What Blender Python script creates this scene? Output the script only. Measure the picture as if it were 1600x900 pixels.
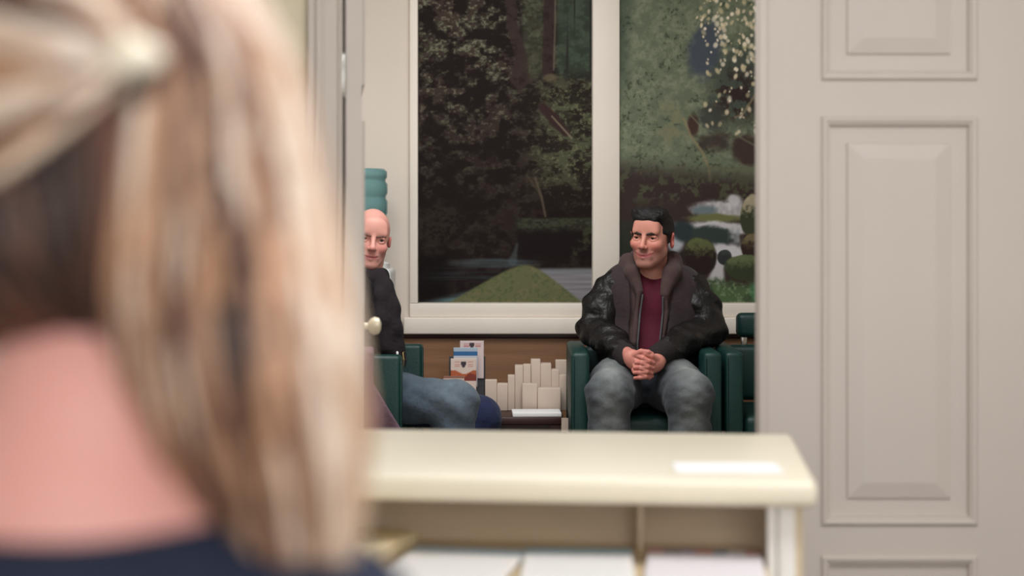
import bpy, bmesh, math, random
import numpy as np
from mathutils import Vector, Matrix, Euler

random.seed(4)
RNG = np.random.default_rng(7)
for o in list(bpy.data.objects):
    bpy.data.objects.remove(o, do_unlink=True)
scene = bpy.context.scene
COL = scene.collection

# ------------------------------------------------------------------ camera
EYE = 1.22          # camera height
FPX = 2600.0        # focal length in pixels of a 1600 px wide frame
cam_data = bpy.data.cameras.new('camera')
cam_data.sensor_width = 36.0
cam_data.lens = FPX / 1600 * 36.0
cam_data.shift_y = -120.0 / 1600
cam_data.clip_start = 0.05
cam_data.dof.use_dof = True
cam_data.dof.focus_distance = 6.5
cam_data.dof.aperture_fstop = 2.05
cam = bpy.data.objects.new('camera', cam_data)
cam.location = (0, 0, EYE)
cam.rotation_euler = (math.pi / 2, 0, 0)
COL.objects.link(cam)
scene.camera = cam

# ------------------------------------------------------------------ world, lights, exposure
world = bpy.data.worlds.new('world')
scene.world = world
world.use_nodes = True
world.node_tree.nodes['Background'].inputs[0].default_value = (1.0, 0.98, 0.96, 1)
world.node_tree.nodes['Background'].inputs[1].default_value = 0.3

def area(name, loc, size, power, color, target=None):
    l = bpy.data.lights.new(name, 'AREA')
    l.shape = 'RECTANGLE'
    l.size, l.size_y = size
    l.energy = power
    l.color = color
    o = bpy.data.objects.new(name, l)
    o.location = loc
    if target is not None:
        o.rotation_euler = (Vector(target) - Vector(loc)).to_track_quat('-Z', 'Y').to_euler()
    COL.objects.link(o)
    return o

LAMP = (0.97, 1.0, 1.02)
area('waiting_room_ceiling_light', (-0.2, 5.2, 2.75), (1.6, 0.9), 58, LAMP)
area('reception_ceiling_light', (0.7, 1.9, 2.75), (1.4, 1.0), 50, LAMP)
area('reception_window_light', (1.75, 1.6, 1.75), (1.2, 1.3), 6, LAMP, (-0.3, 1.3, 1.1))
area('reception_rear_fill', (0.45, -1.3, 1.55), (2.6, 1.7), 56, LAMP, (0.3, 3.0, 0.9))  # unseen fill lamp added behind the camera to brighten worktop and door

vs = scene.view_settings
vs.view_transform = 'Standard'
vs.look = 'None'
vs.gamma = 1.0
vs.use_curve_mapping = False
vs.exposure = 0.0

# ------------------------------------------------------------------ helpers
def W(px, py, d):
    return np.array([(px - 800) * d / FPX, d, EYE - (py - 330) * d / FPX])

def lin(c):
    c = np.asarray(c, dtype=np.float64) / 255.0
    return np.where(c <= 0.04045, c / 12.92, ((c + 0.055) / 1.055) ** 2.4)

def rgba(c):
    l = lin(c)
    return (float(l[0]), float(l[1]), float(l[2]), 1.0)

MATS = {}
def mat(name, col=(200, 200, 200), rough=0.6, var=None, bump=None, metal=0.0, attr=False, sheen=0.0,
        stretch=None, spec=0.5, sss=0.0, trans=0.0, coat=0.0, ior=1.45):
    m = bpy.data.materials.new(name)
    m.use_nodes = True
    nt = m.node_tree
    b = nt.nodes['Principled BSDF']
    b.inputs['Roughness'].default_value = rough
    b.inputs['Metallic'].default_value = metal
    b.inputs['Specular IOR Level'].default_value = spec
    b.inputs['IOR'].default_value = ior
    b.inputs['Sheen Weight'].default_value = sheen
    b.inputs['Transmission Weight'].default_value = trans
    b.inputs['Coat Weight'].default_value = coat
    if sss:
        b.inputs['Subsurface Weight'].default_value = sss
        b.inputs['Subsurface Radius'].default_value = (0.012, 0.004, 0.002)
        b.inputs['Subsurface Scale'].default_value = 0.5
    tc = nt.nodes.new('ShaderNodeTexCoord')
    mp = nt.nodes.new('ShaderNodeMapping')
    nt.links.new(tc.outputs['Object'], mp.inputs[0])
    if stretch:
        mp.inputs['Scale'].default_value = stretch
    src = None
    if attr:
        a = nt.nodes.new('ShaderNodeAttribute')
        a.attribute_name = 'Col'
        src = a.outputs['Color']
    else:
        b.inputs['Base Color'].default_value = rgba(col)
    if var:
        n = nt.nodes.new('ShaderNodeTexNoise')
        n.inputs['Scale'].default_value = var[0]
        n.inputs['Detail'].default_value = 5
        nt.links.new(mp.outputs[0], n.inputs['Vector'])
        r = nt.nodes.new('ShaderNodeMapRange')
        r.inputs[1].default_value = 0.3
        r.inputs[2].default_value = 0.7
        r.inputs[3].default_value = 1 - var[1]
        r.inputs[4].default_value = 1 + var[1]
        nt.links.new(n.outputs[0], r.inputs[0])
        mx = nt.nodes.new('ShaderNodeMix')
        mx.data_type = 'RGBA'
        mx.blend_type = 'MULTIPLY'
        mx.inputs[0].default_value = 1.0
        if src is not None:
            nt.links.new(src, mx.inputs[6])
        else:
            mx.inputs[6].default_value = rgba(col)
        nt.links.new(r.outputs[0], mx.inputs[7])
        src = mx.outputs[2]
    if src is not None:
        nt.links.new(src, b.inputs['Base Color'])
    if bump:
        n = nt.nodes.new('ShaderNodeTexNoise')
        n.inputs['Scale'].default_value = bump[0]
        n.inputs['Detail'].default_value = 4
        nt.links.new(mp.outputs[0], n.inputs['Vector'])
        bp = nt.nodes.new('ShaderNodeBump')
        bp.inputs['Strength'].default_value = bump[1]
        bp.inputs['Distance'].default_value = 0.01
        nt.links.new(n.outputs[0], bp.inputs['Height'])
        nt.links.new(bp.outputs[0], b.inputs['Normal'])
    MATS[name] = m
    return m

mat('plaster', (224, 211, 198), 0.85, (3, 0.02), (60, 0.05))
mat('room_plaster', (226, 221, 214), 0.85, (3, 0.02))
mat('plaster_reception', (216, 204, 180), 0.85, (3, 0.02), (60, 0.05))
mat('door_paint', (200, 189, 181), 0.45, (2.5, 0.02), (25, 0.03))
mat('white_frame', (236, 225, 212), 0.5, (3, 0.02))
mat('ceiling_paint', (230, 225, 215), 0.9)
mat('floor_lino', (132, 126, 120), 0.5, (8, 0.08))
mat('wainscot_wood', (138, 99, 70), 0.5, (4, 0.16), (30, 0.1), stretch=(0.5, 1, 8))
mat('dark_wood', (52, 26, 22), 0.4, (5, 0.15), stretch=(0.5, 4, 4))
mat('counter_laminate', (222, 212, 191), 0.35, (4, 0.012))
mat('counter_wood', (206, 184, 150), 0.5, (6, 0.06), stretch=(1, 6, 6))
mat('counter_inside', (200, 178, 150), 0.6, (6, 0.06), stretch=(1, 6, 6))
mat('white_paint', (232, 226, 220), 0.5)
mat('paper', (235, 232, 230), 0.8)
mat('printed', rough=0.6, attr=True)
mat('mural_print', rough=0.55, attr=True, spec=0.08)
mat('card_stock', (206, 186, 170), 0.8, (12, 0.05))
mat('teal_leather', (11, 50, 46), 0.48, (9, 0.12), (90, 0.12))
mat('steel', (190, 188, 182), 0.25, metal=1.0)
mat('brass', (196, 170, 120), 0.3, metal=1.0)
mat('knob', (225, 210, 180), 0.25, coat=0.5)
mat('bottle_blue', (134, 176, 176), 0.12, trans=0.45, ior=1.33)
mat('cooler_white', (225, 225, 222), 0.4)
mat('skin', rough=0.5, attr=True, sss=0.15, bump=(220, 0.06))
mat('eye', rough=0.15, attr=True)
mat('black_hair', (13, 8, 8), 0.6, (60, 0.3), (140, 0.5))
mat('brow_hair', (32, 21, 19), 0.7)
mat('brow_light', (128, 92, 80), 0.8)
mat('denim', rough=0.9, attr=True, var=(22, 0.22), bump=(40, 0.5), sheen=0.1)
mat('leather_black', (17, 13, 13), 0.46, (14, 0.2), (45, 0.7))
mat('jacket_wool', (50, 37, 39), 0.9, (20, 0.12), (70, 0.3), sheen=0.08)
mat('hoodie', (72, 54, 52), 0.95, (30, 0.1), (120, 0.25), sheen=0.06)
mat('tshirt', (84, 12, 36), 0.85, (18, 0.1), (40, 0.2))
mat('rib_black', (34, 27, 27), 0.9, None, (140, 0.4))
mat('scarf', (28, 20, 25), 0.95, (24, 0.2), (60, 0.5))
mat('dark_sweater', (62, 54, 58), 0.95, (30, 0.12), (90, 0.3))
mat('dark_jacket', (17, 14, 16), 0.8, (15, 0.15), (40, 0.4))
mat('plum_cloth', (104, 80, 92), 0.9, (16, 0.1), (40, 0.4))
mat('navy_top', (27, 34, 55), 0.9, (30, 0.08), (90, 0.2))
mat('shoe', (30, 26, 25), 0.4)
mat('hair_blonde', rough=0.42, attr=True, spec=0.5)
mat('hair_clip', (244, 232, 210), 0.3, coat=0.4)
mat('grey_plastic', (70, 70, 72), 0.5)
mat('folder', (222, 200, 160), 0.7, (10, 0.04))

def link(name, me, m, parent=None):
    o = bpy.data.objects.new(name, me)
    if m:
        me.materials.clear()
        me.materials.append(MATS[m] if isinstance(m, str) else m)
    COL.objects.link(o)
    if parent is not None:
        o.parent = parent
    return o

def tag(o, label=None, cat=None, group=None, kind=None):
    if label: o['label'] = label
    if cat: o['category'] = cat
    if group: o['group'] = group
    if kind: o['kind'] = kind
    return o

def empty(name, loc, rz=0.0):
    o = bpy.data.objects.new(name, None)
    o.location = loc
    o.rotation_euler = (0, 0, rz)
    COL.objects.link(o)
    return o

def mesh_from(name, v, f, smooth=False, col=None):
    me = bpy.data.meshes.new(name)
    v = np.asarray(v, dtype=np.float32)
    if isinstance(f, np.ndarray):
        nf, k = f.shape
        me.vertices.add(len(v)); me.vertices.foreach_set('co', v.ravel())
        me.loops.add(nf * k); me.loops.foreach_set('vertex_index', f.astype(np.int32).ravel())
        me.polygons.add(nf)
        me.polygons.foreach_set('loop_start', np.arange(0, nf * k, k, dtype=np.int32))
        me.update(calc_edges=True)
        me.validate()
    else:
        me.from_pydata([tuple(map(float, p)) for p in v], [], f)
        me.update()
    if smooth:
        me.polygons.foreach_set('use_smooth', np.ones(len(me.polygons), dtype=bool))
    if col is not None:
        a = me.color_attributes.new('Col', 'FLOAT_COLOR', 'POINT')
        c = np.ones((len(v), 4), dtype=np.float32)
        c[:, :3] = col
        a.data.foreach_set('color', c.ravel())
    return me

def box_mesh(lo, hi, bev=0.0, seg=2, smooth=True):
    bm = bmesh.new()
    bmesh.ops.create_cube(bm, size=1.0)
    lo, hi = Vector(lo), Vector(hi)
    for v in bm.verts:
        v.co = Vector([(lo[i] + hi[i]) / 2 + v.co[i] * (hi[i] - lo[i]) for i in range(3)])
    if bev > 0:
        bmesh.ops.bevel(bm, geom=list(bm.edges), offset=bev, segments=seg, profile=0.5, affect='EDGES')
    bmesh.ops.recalc_face_normals(bm, faces=bm.faces)
    me = bpy.data.meshes.new('box')
    bm.to_mesh(me); bm.free()
    if bev > 0 and smooth:
        me.polygons.foreach_set('use_smooth', np.ones(len(me.polygons), dtype=bool))
        me.set_sharp_from_angle(angle=math.radians(50))
    return me

def box(name, lo, hi, m, parent=None, bev=0.0, seg=2):
    return link(name, box_mesh(lo, hi, bev, seg), m, parent)

def lathe_mesh(prof, seg=32, caps=True):
    v, f = [], []
    n = len(prof)
    for i in range(seg):
        a = 2 * math.pi * i / seg
        for r, z in prof:
            v.append((r * math.cos(a), r * math.sin(a), z))
    for i in range(seg):
        j = (i + 1) % seg
        for k in range(n - 1):
            f.append((i * n + k, j * n + k, j * n + k + 1, i * n + k + 1))
    if caps:
        f.append([i * n for i in range(seg)][::-1])
        f.append([i * n + n - 1 for i in range(seg)])
    me = mesh_from('lathe', v, f, True)
    me.set_sharp_from_angle(angle=math.radians(45))
    return me

# ------------------------------------------------------------------ implicit surfaces for organic shapes
class Field:
    def __init__(s, lo, hi, h):
        s.lo = np.array(lo, float); s.h = h
        n = np.ceil((np.array(hi, float) - s.lo) / h).astype(int) + 1
        s.n = n
        s.ax = [(s.lo[i] + h * np.arange(n[i])).astype(np.float32) for i in range(3)]
        s.D = np.full(tuple(n), 1.0, np.float32)
    def block(s, lo, hi):
        a = np.clip(np.floor((np.array(lo) - s.lo) / s.h).astype(int), 0, s.n)
        b = np.clip(np.ceil((np.array(hi) - s.lo) / s.h).astype(int) + 1, 0, s.n)
        sl = tuple(slice(a[i], b[i]) for i in range(3))
        X = s.ax[0][sl[0]][:, None, None]; Y = s.ax[1][sl[1]][None, :, None]; Z = s.ax[2][sl[2]][None, None, :]
        return sl, X, Y, Z
    def put(s, fn, lo, hi, k, sub):
        pad = k + 3 * s.h
        sl, X, Y, Z = s.block(np.array(lo) - pad, np.array(hi) + pad)
        A = s.D[sl]
        if A.size == 0: return s
        d = fn(X, Y, Z)
        k = max(k, 1e-5)
        if not sub:
            h = np.clip(0.5 + 0.5 * (A - d) / k, 0, 1)
            s.D[sl] = A * (1 - h) + d * h - k * h * (1 - h)
        else:
            h = np.clip(0.5 - 0.5 * (A + d) / k, 0, 1)
            s.D[sl] = A * (1 - h) - d * h + k * h * (1 - h)
        return s
    def cap(s, a, b, ra, rb=None, k=0.02, sub=False):
        rb = ra if rb is None else rb
        a = np.array(a, float); b = np.array(b, float)
        ba = b - a; L = float(ba @ ba) + 1e-12
        def fn(X, Y, Z):
            x, y, z = X - a[0], Y - a[1], Z - a[2]
            t = np.clip((x * ba[0] + y * ba[1] + z * ba[2]) / L, 0, 1)
            return np.sqrt((x - t * ba[0]) ** 2 + (y - t * ba[1]) ** 2 + (z - t * ba[2]) ** 2) - (ra + (rb - ra) * t)
        m = max(ra, rb)
        return s.put(fn, np.minimum(a, b) - m, np.maximum(a, b) + m, k, sub)
    def chain(s, pts, rs, k=0.02, sub=False):
        for i in range(len(pts) - 1):
            s.cap(pts[i], pts[i + 1], rs[i], rs[i + 1], k, sub)
        return s
    def ell(s, c, r, k=0.02, sub=False, rot=None):
        c = np.array(c, float); r = np.array(r, float)
        R = np.array(Euler(rot).to_matrix()).T if rot else None
        def fn(X, Y, Z):
            x, y, z = X - c[0], Y - c[1], Z - c[2]
            if R is not None:
                x, y, z = (R[0, 0] * x + R[0, 1] * y + R[0, 2] * z, R[1, 0] * x + R[1, 1] * y + R[1, 2] * z,
                           R[2, 0] * x + R[2, 1] * y + R[2, 2] * z)
            k0 = np.sqrt((x / r[0]) ** 2 + (y / r[1]) ** 2 + (z / r[2]) ** 2)
            k1 = np.sqrt((x / r[0] ** 2) ** 2 + (y / r[1] ** 2) ** 2 + (z / r[2] ** 2) ** 2)
            return k0 * (k0 - 1) / (k1 + 1e-6)
        m = r if R is None else np.full(3, r.max())
        return s.put(fn, c - m, c + m, k, sub)
    def rbox(s, c, hf, r, k=0.02, sub=False, rot=None):
        c = np.array(c, float); hf = np.array(hf, float)
        R = np.array(Euler(rot).to_matrix()).T if rot else None
        def fn(X, Y, Z):
            x, y, z = X - c[0], Y - c[1], Z - c[2]
            if R is not None:
                x, y, z = (R[0, 0] * x + R[0, 1] * y + R[0, 2] * z, R[1, 0] * x + R[1, 1] * y + R[1, 2] * z,
                           R[2, 0] * x + R[2, 1] * y + R[2, 2] * z)
            qx, qy, qz = np.abs(x) - hf[0] + r, np.abs(y) - hf[1] + r, np.abs(z) - hf[2] + r
            return (np.sqrt(np.maximum(qx, 0) ** 2 + np.maximum(qy, 0) ** 2 + np.maximum(qz, 0) ** 2)
                    + np.minimum(np.maximum(np.maximum(qx, qy), qz), 0) - r)
        m = hf if R is None else np.full(3, np.linalg.norm(hf))
        return s.put(fn, c - m, c + m, k, sub)
    def cut(s, fn):
        """keep only where fn < 0"""
        X = s.ax[0][:, None, None]; Y = s.ax[1][None, :, None]; Z = s.ax[2][None, None, :]
        s.D = np.maximum(s.D, fn(X, Y, Z).astype(np.float32))
        return s
    def ripple(s, amp, waves, seed=1):
        g = np.random.default_rng(seed)
        X = s.ax[0][:, None, None]; Y = s.ax[1][None, :, None]; Z = s.ax[2][None, None, :]
        N = 0
        for (fx, fy, fz) in waves:
            p = g.uniform(0, 6.28); q = g.uniform(0, 6.28)
            N = N + np.sin(fx * X + fy * Y + fz * Z + p + 1.3 * np.sin(0.4 * (fy * X + fz * Y + fx * Z) + q))
        s.D = (s.D + amp * N / len(waves)).astype(np.float32)
        return s
    def mesh(s):
        D = s.D; D[0] = D[-1] = 1; D[:, 0] = D[:, -1] = 1; D[:, :, 0] = D[:, :, -1] = 1
        S = D < 0
        C = [(i, j, k) for i in (0, 1) for j in (0, 1) for k in (0, 1)]
        def sub(A, c):
            return A[c[0]:A.shape[0] - 1 + c[0], c[1]:A.shape[1] - 1 + c[1], c[2]:A.shape[2] - 1 + c[2]]
        cnt = sum(sub(S, c).astype(np.int8) for c in C)
        act = (cnt > 0) & (cnt < 8)
        idx = np.argwhere(act)
        num = np.full(act.shape, -1, np.int64); num[act] = np.arange(len(idx))
        vals = {c: D[idx[:, 0] + c[0], idx[:, 1] + c[1], idx[:, 2] + c[2]] for c in C}
        P = np.zeros((len(idx), 3)); n = np.zeros(len(idx))
        for c in C:
            for a in range(3):
                if c[a] == 1: continue
                e = list(c); e[a] = 1; e = tuple(e)
                v0, v1 = vals[c], vals[e]
                m = (v0 < 0) != (v1 < 0)
                t = np.zeros_like(v0); t[m] = v0[m] / (v0[m] - v1[m])
                q = np.tile(np.array(c, float), (len(idx), 1)); q[:, a] = t
                P[m] += q[m]; n[m] += 1
        P = (idx + P / n[:, None]) * s.h + s.lo
        F = []
        for a in range(3):
            b, c = (a + 1) % 3, (a + 2) % 3
            s0 = [slice(1, -1)] * 3; s1 = [slice(1, -1)] * 3
            s0[a] = slice(0, -1); s1[a] = slice(1, None)
            A, B = S[tuple(s0)], S[tuple(s1)]
            e = np.argwhere(A != B)
            inside = A[tuple(e.T)]
            e = e + 1; e[:, a] -= 1
            q = []
            for (db, dc) in ((-1, -1), (0, -1), (0, 0), (-1, 0)):
                w = e.copy(); w[:, b] += db; w[:, c] += dc
                q.append(num[tuple(w.T)])
            q = np.stack(q, 1)
            q[~inside] = q[~inside][:, ::-1]
            F.append(q)
        F = np.concatenate(F)
        F = F[(F >= 0).all(1)]
        return P, F

def join(parts):
    V, F, C = [], [], []
    off = 0
    for v, f, c in parts:
        V.append(v); F.append(f + off); C.append(c); off += len(v)
    return np.concatenate(V), np.concatenate(F), np.concatenate(C)

def organic(name, field, m, parent, col=None, off=(0, 0, 0)):
    v, f = field.mesh()
    c = None
    if col is not None:
        c = col(v) if callable(col) else np.tile(lin(col), (len(v), 1))
    return link(name, mesh_from(name, v - np.array(off), f, True, c), m, parent)

def sstep(a, b, x):
    t = np.clip((x - a) / (b - a), 0, 1)
    return t * t * (3 - 2 * t)

# ------------------------------------------------------------------ value noise for printed pictures
def vnoise(shape, cy, cx, seed):
    g = np.random.default_rng(seed)
    H, Wd = shape
    ny, nx = int(H / cy) + 3, int(Wd / cx) + 3
    G = g.random((ny, nx))
    y = np.arange(H) / cy; x = np.arange(Wd) / cx
    iy, ix = y.astype(int), x.astype(int)
    fy, fx = y - iy, x - ix
    fy = (fy * fy * (3 - 2 * fy))[:, None]; fx = (fx * fx * (3 - 2 * fx))[None, :]
    g00 = G[np.ix_(iy, ix)]; g01 = G[np.ix_(iy, ix + 1)]; g10 = G[np.ix_(iy + 1, ix)]; g11 = G[np.ix_(iy + 1, ix + 1)]
    return (g00 * (1 - fx) + g01 * fx) * (1 - fy) + (g10 * (1 - fx) + g11 * fx) * fy

def fbm(shape, cell, seed, oct=4, asp=1.0):
    r = 0; a = 1; t = 0
    for i in range(oct):
        r = r + a * vnoise(shape, max(cell, 1.2), max(cell * asp, 1.2), seed + i); t += a
        a *= 0.6; cell /= 2
    return r / t

# ------------------------------------------------------------------ the room
YD = 4.10      # front plane of the double door
YB = 7.10      # rear wall of the waiting room
H = 2.85
def struct(o):
    o['kind'] = 'structure'
    return o

struct(box('floor', (-2.3, -1.5, -0.1), (2.3, YB + 0.15, 0), 'floor_lino'))
struct(box('ceiling', (-2.3, -1.5, H), (2.3, YB + 0.15, H + 0.1), 'ceiling_paint'))
struct(box('wall_back', (-2.3, YB, 0), (2.3, YB + 0.15, H), 'plaster'))
struct(box('wall_left', (-2.3, -1.5, 0), (-2.2, YB, H), 'room_plaster'))
struct(box('wall_right', (2.2, -1.5, 0), (2.3, YB, H), 'room_plaster'))
struct(box('wall_front', (-2.2, -1.5, 0), (2.2, -1.4, H), 'room_plaster'))
XL, XR = -0.418, 1.300         # door opening
DZ = 2.34
pt = struct(box('wall_partition', (-2.2, YD, 0), (XL - 0.075, YD + 0.14, H), 'plaster_reception'))
struct(box('wall_partition_right', (XR + 0.075, YD, 0), (2.2, YD + 0.14, H), 'plaster_reception'))
struct(box('wall_partition_above', (XL - 0.075, YD, DZ + 0.07), (XR + 0.075, YD + 0.14, H), 'plaster_reception'))

# moulded casing: profile swept up the jamb (x outwards from opening edge, proud of the wall)
def casing(name, x0, dirx, z0, z1):
    prof = [(0.0, 0.16), (0.0, -0.012), (0.006, -0.018), (0.012, -0.012), (0.040, -0.012), (0.046, -0.02), (0.052, -0.028),
            (0.060, -0.028), (0.066, -0.02), (0.071, -0.024), (0.080, -0.024), (0.085, -0.016), (0.085, 0.0), (0.075, 0.16)]
    v, f = [], []
    n = len(prof)
    for z in (z0, z1):
        for (a, b) in prof:
            v.append((x0 + dirx * a, YD + b, z))
    for i in range(n):
        j = (i + 1) % n
        f.append((i, j, n + j, n + i))
    f.append(list(range(n))[::-1]); f.append(list(range(n, 2 * n)))
    me = mesh_from(name, v, f)
    bm = bmesh.new(); bm.from_mesh(me); bmesh.ops.recalc_face_normals(bm, faces=bm.faces); bm.to_mesh(me); bm.free()
    return struct(link(name, me, 'door_paint'))
casing('trim_1', XL, -1, 0, DZ)
casing('trim_2', XR, 1, 0, DZ)
struct(box('trim_3', (XL - 0.085, YD - 0.026, DZ), (XR + 0.085, YD + 0.14, DZ + 0.085), 'door_paint', None, 0.006))

# panelled door leaves: stiles and rails are boxes, each panel a nested-rectangle moulding with a raised field
def panel_mesh(x0, x1, z0, z1, th, both=True):
    prof = [(0.0, 0.0), (0.0, 0.005), (0.005, 0.010), (0.012, 0.009), (0.016, 0.004), (0.019, 0.004), (0.023, -0.010),
            (0.064, -0.011), (0.066, -0.004), (0.104, 0.004), (0.106, 0.004)]
    v, f = [], []
    for side in ((-1, 1) if both else (-1,)):
        base = len(v)
        for (i, h) in prof:
            y = -h if side < 0 else th + h
            v += [(x0 + i, y, z0 + i), (x1 - i, y, z0 + i), (x1 - i, y, z1 - i), (x0 + i, y, z1 - i)]
        n = len(prof)
        for k in range(n - 1):
            for q in range(4):
                a, b = base + 4 * k + q, base + 4 * k + (q + 1) % 4
                f.append((a, b, b + 4, a + 4) if side < 0 else (b, a, a + 4, b + 4))
        e = base + 4 * (n - 1)
        f.append((e, e + 1, e + 2, e + 3) if side < 0 else (e + 3, e + 2, e + 1, e))
    return mesh_from('panel', v, f)

def door_leaf(name, width, stile, loc, rz, levels, height):
    """local x from the hinge, y = 0 front face, thickness 40 mm"""
    root = empty(name, loc, rz)
    root['kind'] = 'structure'
    th = 0.040
    box('stile', (0, 0, 0.01), (stile, th, height), 'door_paint', root)
    box('stile', (width - stile, 0, 0.01), (width, th, height), 'door_paint', root)
    edges = [0.01] + [z for pr in levels for z in pr] + [height]
    for a, b in zip(edges[0::2], edges[1::2]):
        box('rail', (stile, 0, a), (width - stile, th, b), 'door_paint', root)
    for (a, b) in levels:
        link('panel', panel_mesh(stile, width - stile, a, b, th), 'door_paint', root)
    return root
LEV = [(0.13, 0.3716), (0.447, 1.453), (1.543, 2.20)]
d1 = door_leaf('door_1', 0.688, 0.152, (0.610, YD, 0), 0, LEV, 2.335)
# meeting edge cover strip of the closed leaf
box('cover_strip', (-0.004, -0.012, 0.01), (0.020, 0.05, 2.33), 'door_paint', d1, 0.004)
# open leaf, hinged on the left jamb and folded back into the waiting room
d2 = door_leaf('door_2', 1.00, 0.16, (XL + 0.047, YD + 0.012, 0), math.radians(96), LEV, 2.335)
# knob on the right-hand face of the open leaf (local -y side faces the opening)
def knob(parent, x, z):
    k = link('door_knob', lathe_mesh([(0.026, 0.0), (0.026, 0.006), (0.012, 0.01), (0.010, 0.032), (0.022, 0.040),
                                      (0.028, 0.052), (0.024, 0.066), (0.010, 0.072)], 24), 'knob', parent)
    k.location = (x, 0, z)
    k.rotation_euler = (math.pi / 2, 0, 0)
    p = box('knob_plate', (x - 0.02, -0.003, z - 0.1), (x + 0.02, 0.001, z + 0.1), 'brass', parent)
knob(d2, 0.935, 0.872)
for hz in (0.35, 1.555):
    h_ = link('hinge', lathe_mesh([(0.004, -0.055), (0.007, -0.045), (0.007, 0.045), (0.004, 0.055)], 12), 'steel', d2)
    h_.location = (-0.006, 0.046, hz)

# waiting room: wood wainscot, sill rail and the white surround of the murals
def bx(px, d=YB): return (px - 800) * d / FPX
def bz(py, d=YB): return EYE - (py - 330) * d / FPX
struct(box('wall_wainscot', (-2.2, YB - 0.018, 0.0), (2.2, YB, bz(521)), 'wainscot_wood'))
struct(box('dark_strip', (-0.62, YB - 0.030, bz(528)), (2.2, YB, bz(521)), 'dark_wood', None, 0.003))  # thin dark strip along the lower edge of the sill rail
struct(box('trim_5', (-0.46, YB - 0.055, bz(521)), (2.2, YB, bz(495)), 'white_frame', None, 0.006))
struct(box('trim_6', (-0.435, YB - 0.035, bz(495)), (2.2, YB, bz(473.5)), 'white_frame', None, 0.004))
struct(box('trim_7', (-0.435, YB - 0.035, bz(473.5)), (bx(653.5), YB, 2.36), 'white_frame', None, 0.004))
struct(box('trim_8', (bx(925.5), YB - 0.035, bz(473.5)), (bx(967.5), YB, 2.36), 'white_frame', None, 0.004))
struct(box('trim_9', (bx(1262), YB - 0.035, bz(473.5)), (bx(1300), YB, 2.36), 'white_frame', None, 0.004))
struct(box('trim_10', (-0.435, YB - 0.035, 2.36), (bx(1300), YB, 2.42), 'white_frame', None, 0.004))
struct(box('baseboard_back', (-2.2, YB - 0.03, 0), (2.2, YB - 0.018, 0.09), 'dark_wood'))

# ------------------------------------------------------------------ murals: printed forest pictures
def blend(img, c, m):
    m = np.clip(m, 0, 1)[..., None]
    img[:] = img * (1 - m) + np.array(c, float) * m
def ellm(X, Y, cx, cy, rx, ry, soft=0.15, ang=0.0, n=None):
    c, s = math.cos(ang), math.sin(ang)
    u = ((X - cx) * c + (Y - cy) * s) / rx; v = (-(X - cx) * s + (Y - cy) * c) / ry
    d = np.sqrt(u * u + v * v)
    if n is not None: d = d + n
    return 1 - sstep(1 - soft, 1 + soft, d)
def segm(X, Y, pts, w, soft=1.5):
    out = np.zeros_like(X)
    for (x0, y0, w0), (x1, y1, w1) in zip(pts[:-1], pts[1:]):
        bx_, by_ = x1 - x0, y1 - y0
        t = np.clip(((X - x0) * bx_ + (Y - y0) * by_) / (bx_ * bx_ + by_ * by_), 0, 1)
        d = np.hypot(X - x0 - t * bx_, Y - y0 - t * by_) - (w0 + (w1 - w0) * t) * w
        out = np.maximum(out, 1 - sstep(-soft / 2, soft, d))
    return out

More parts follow.
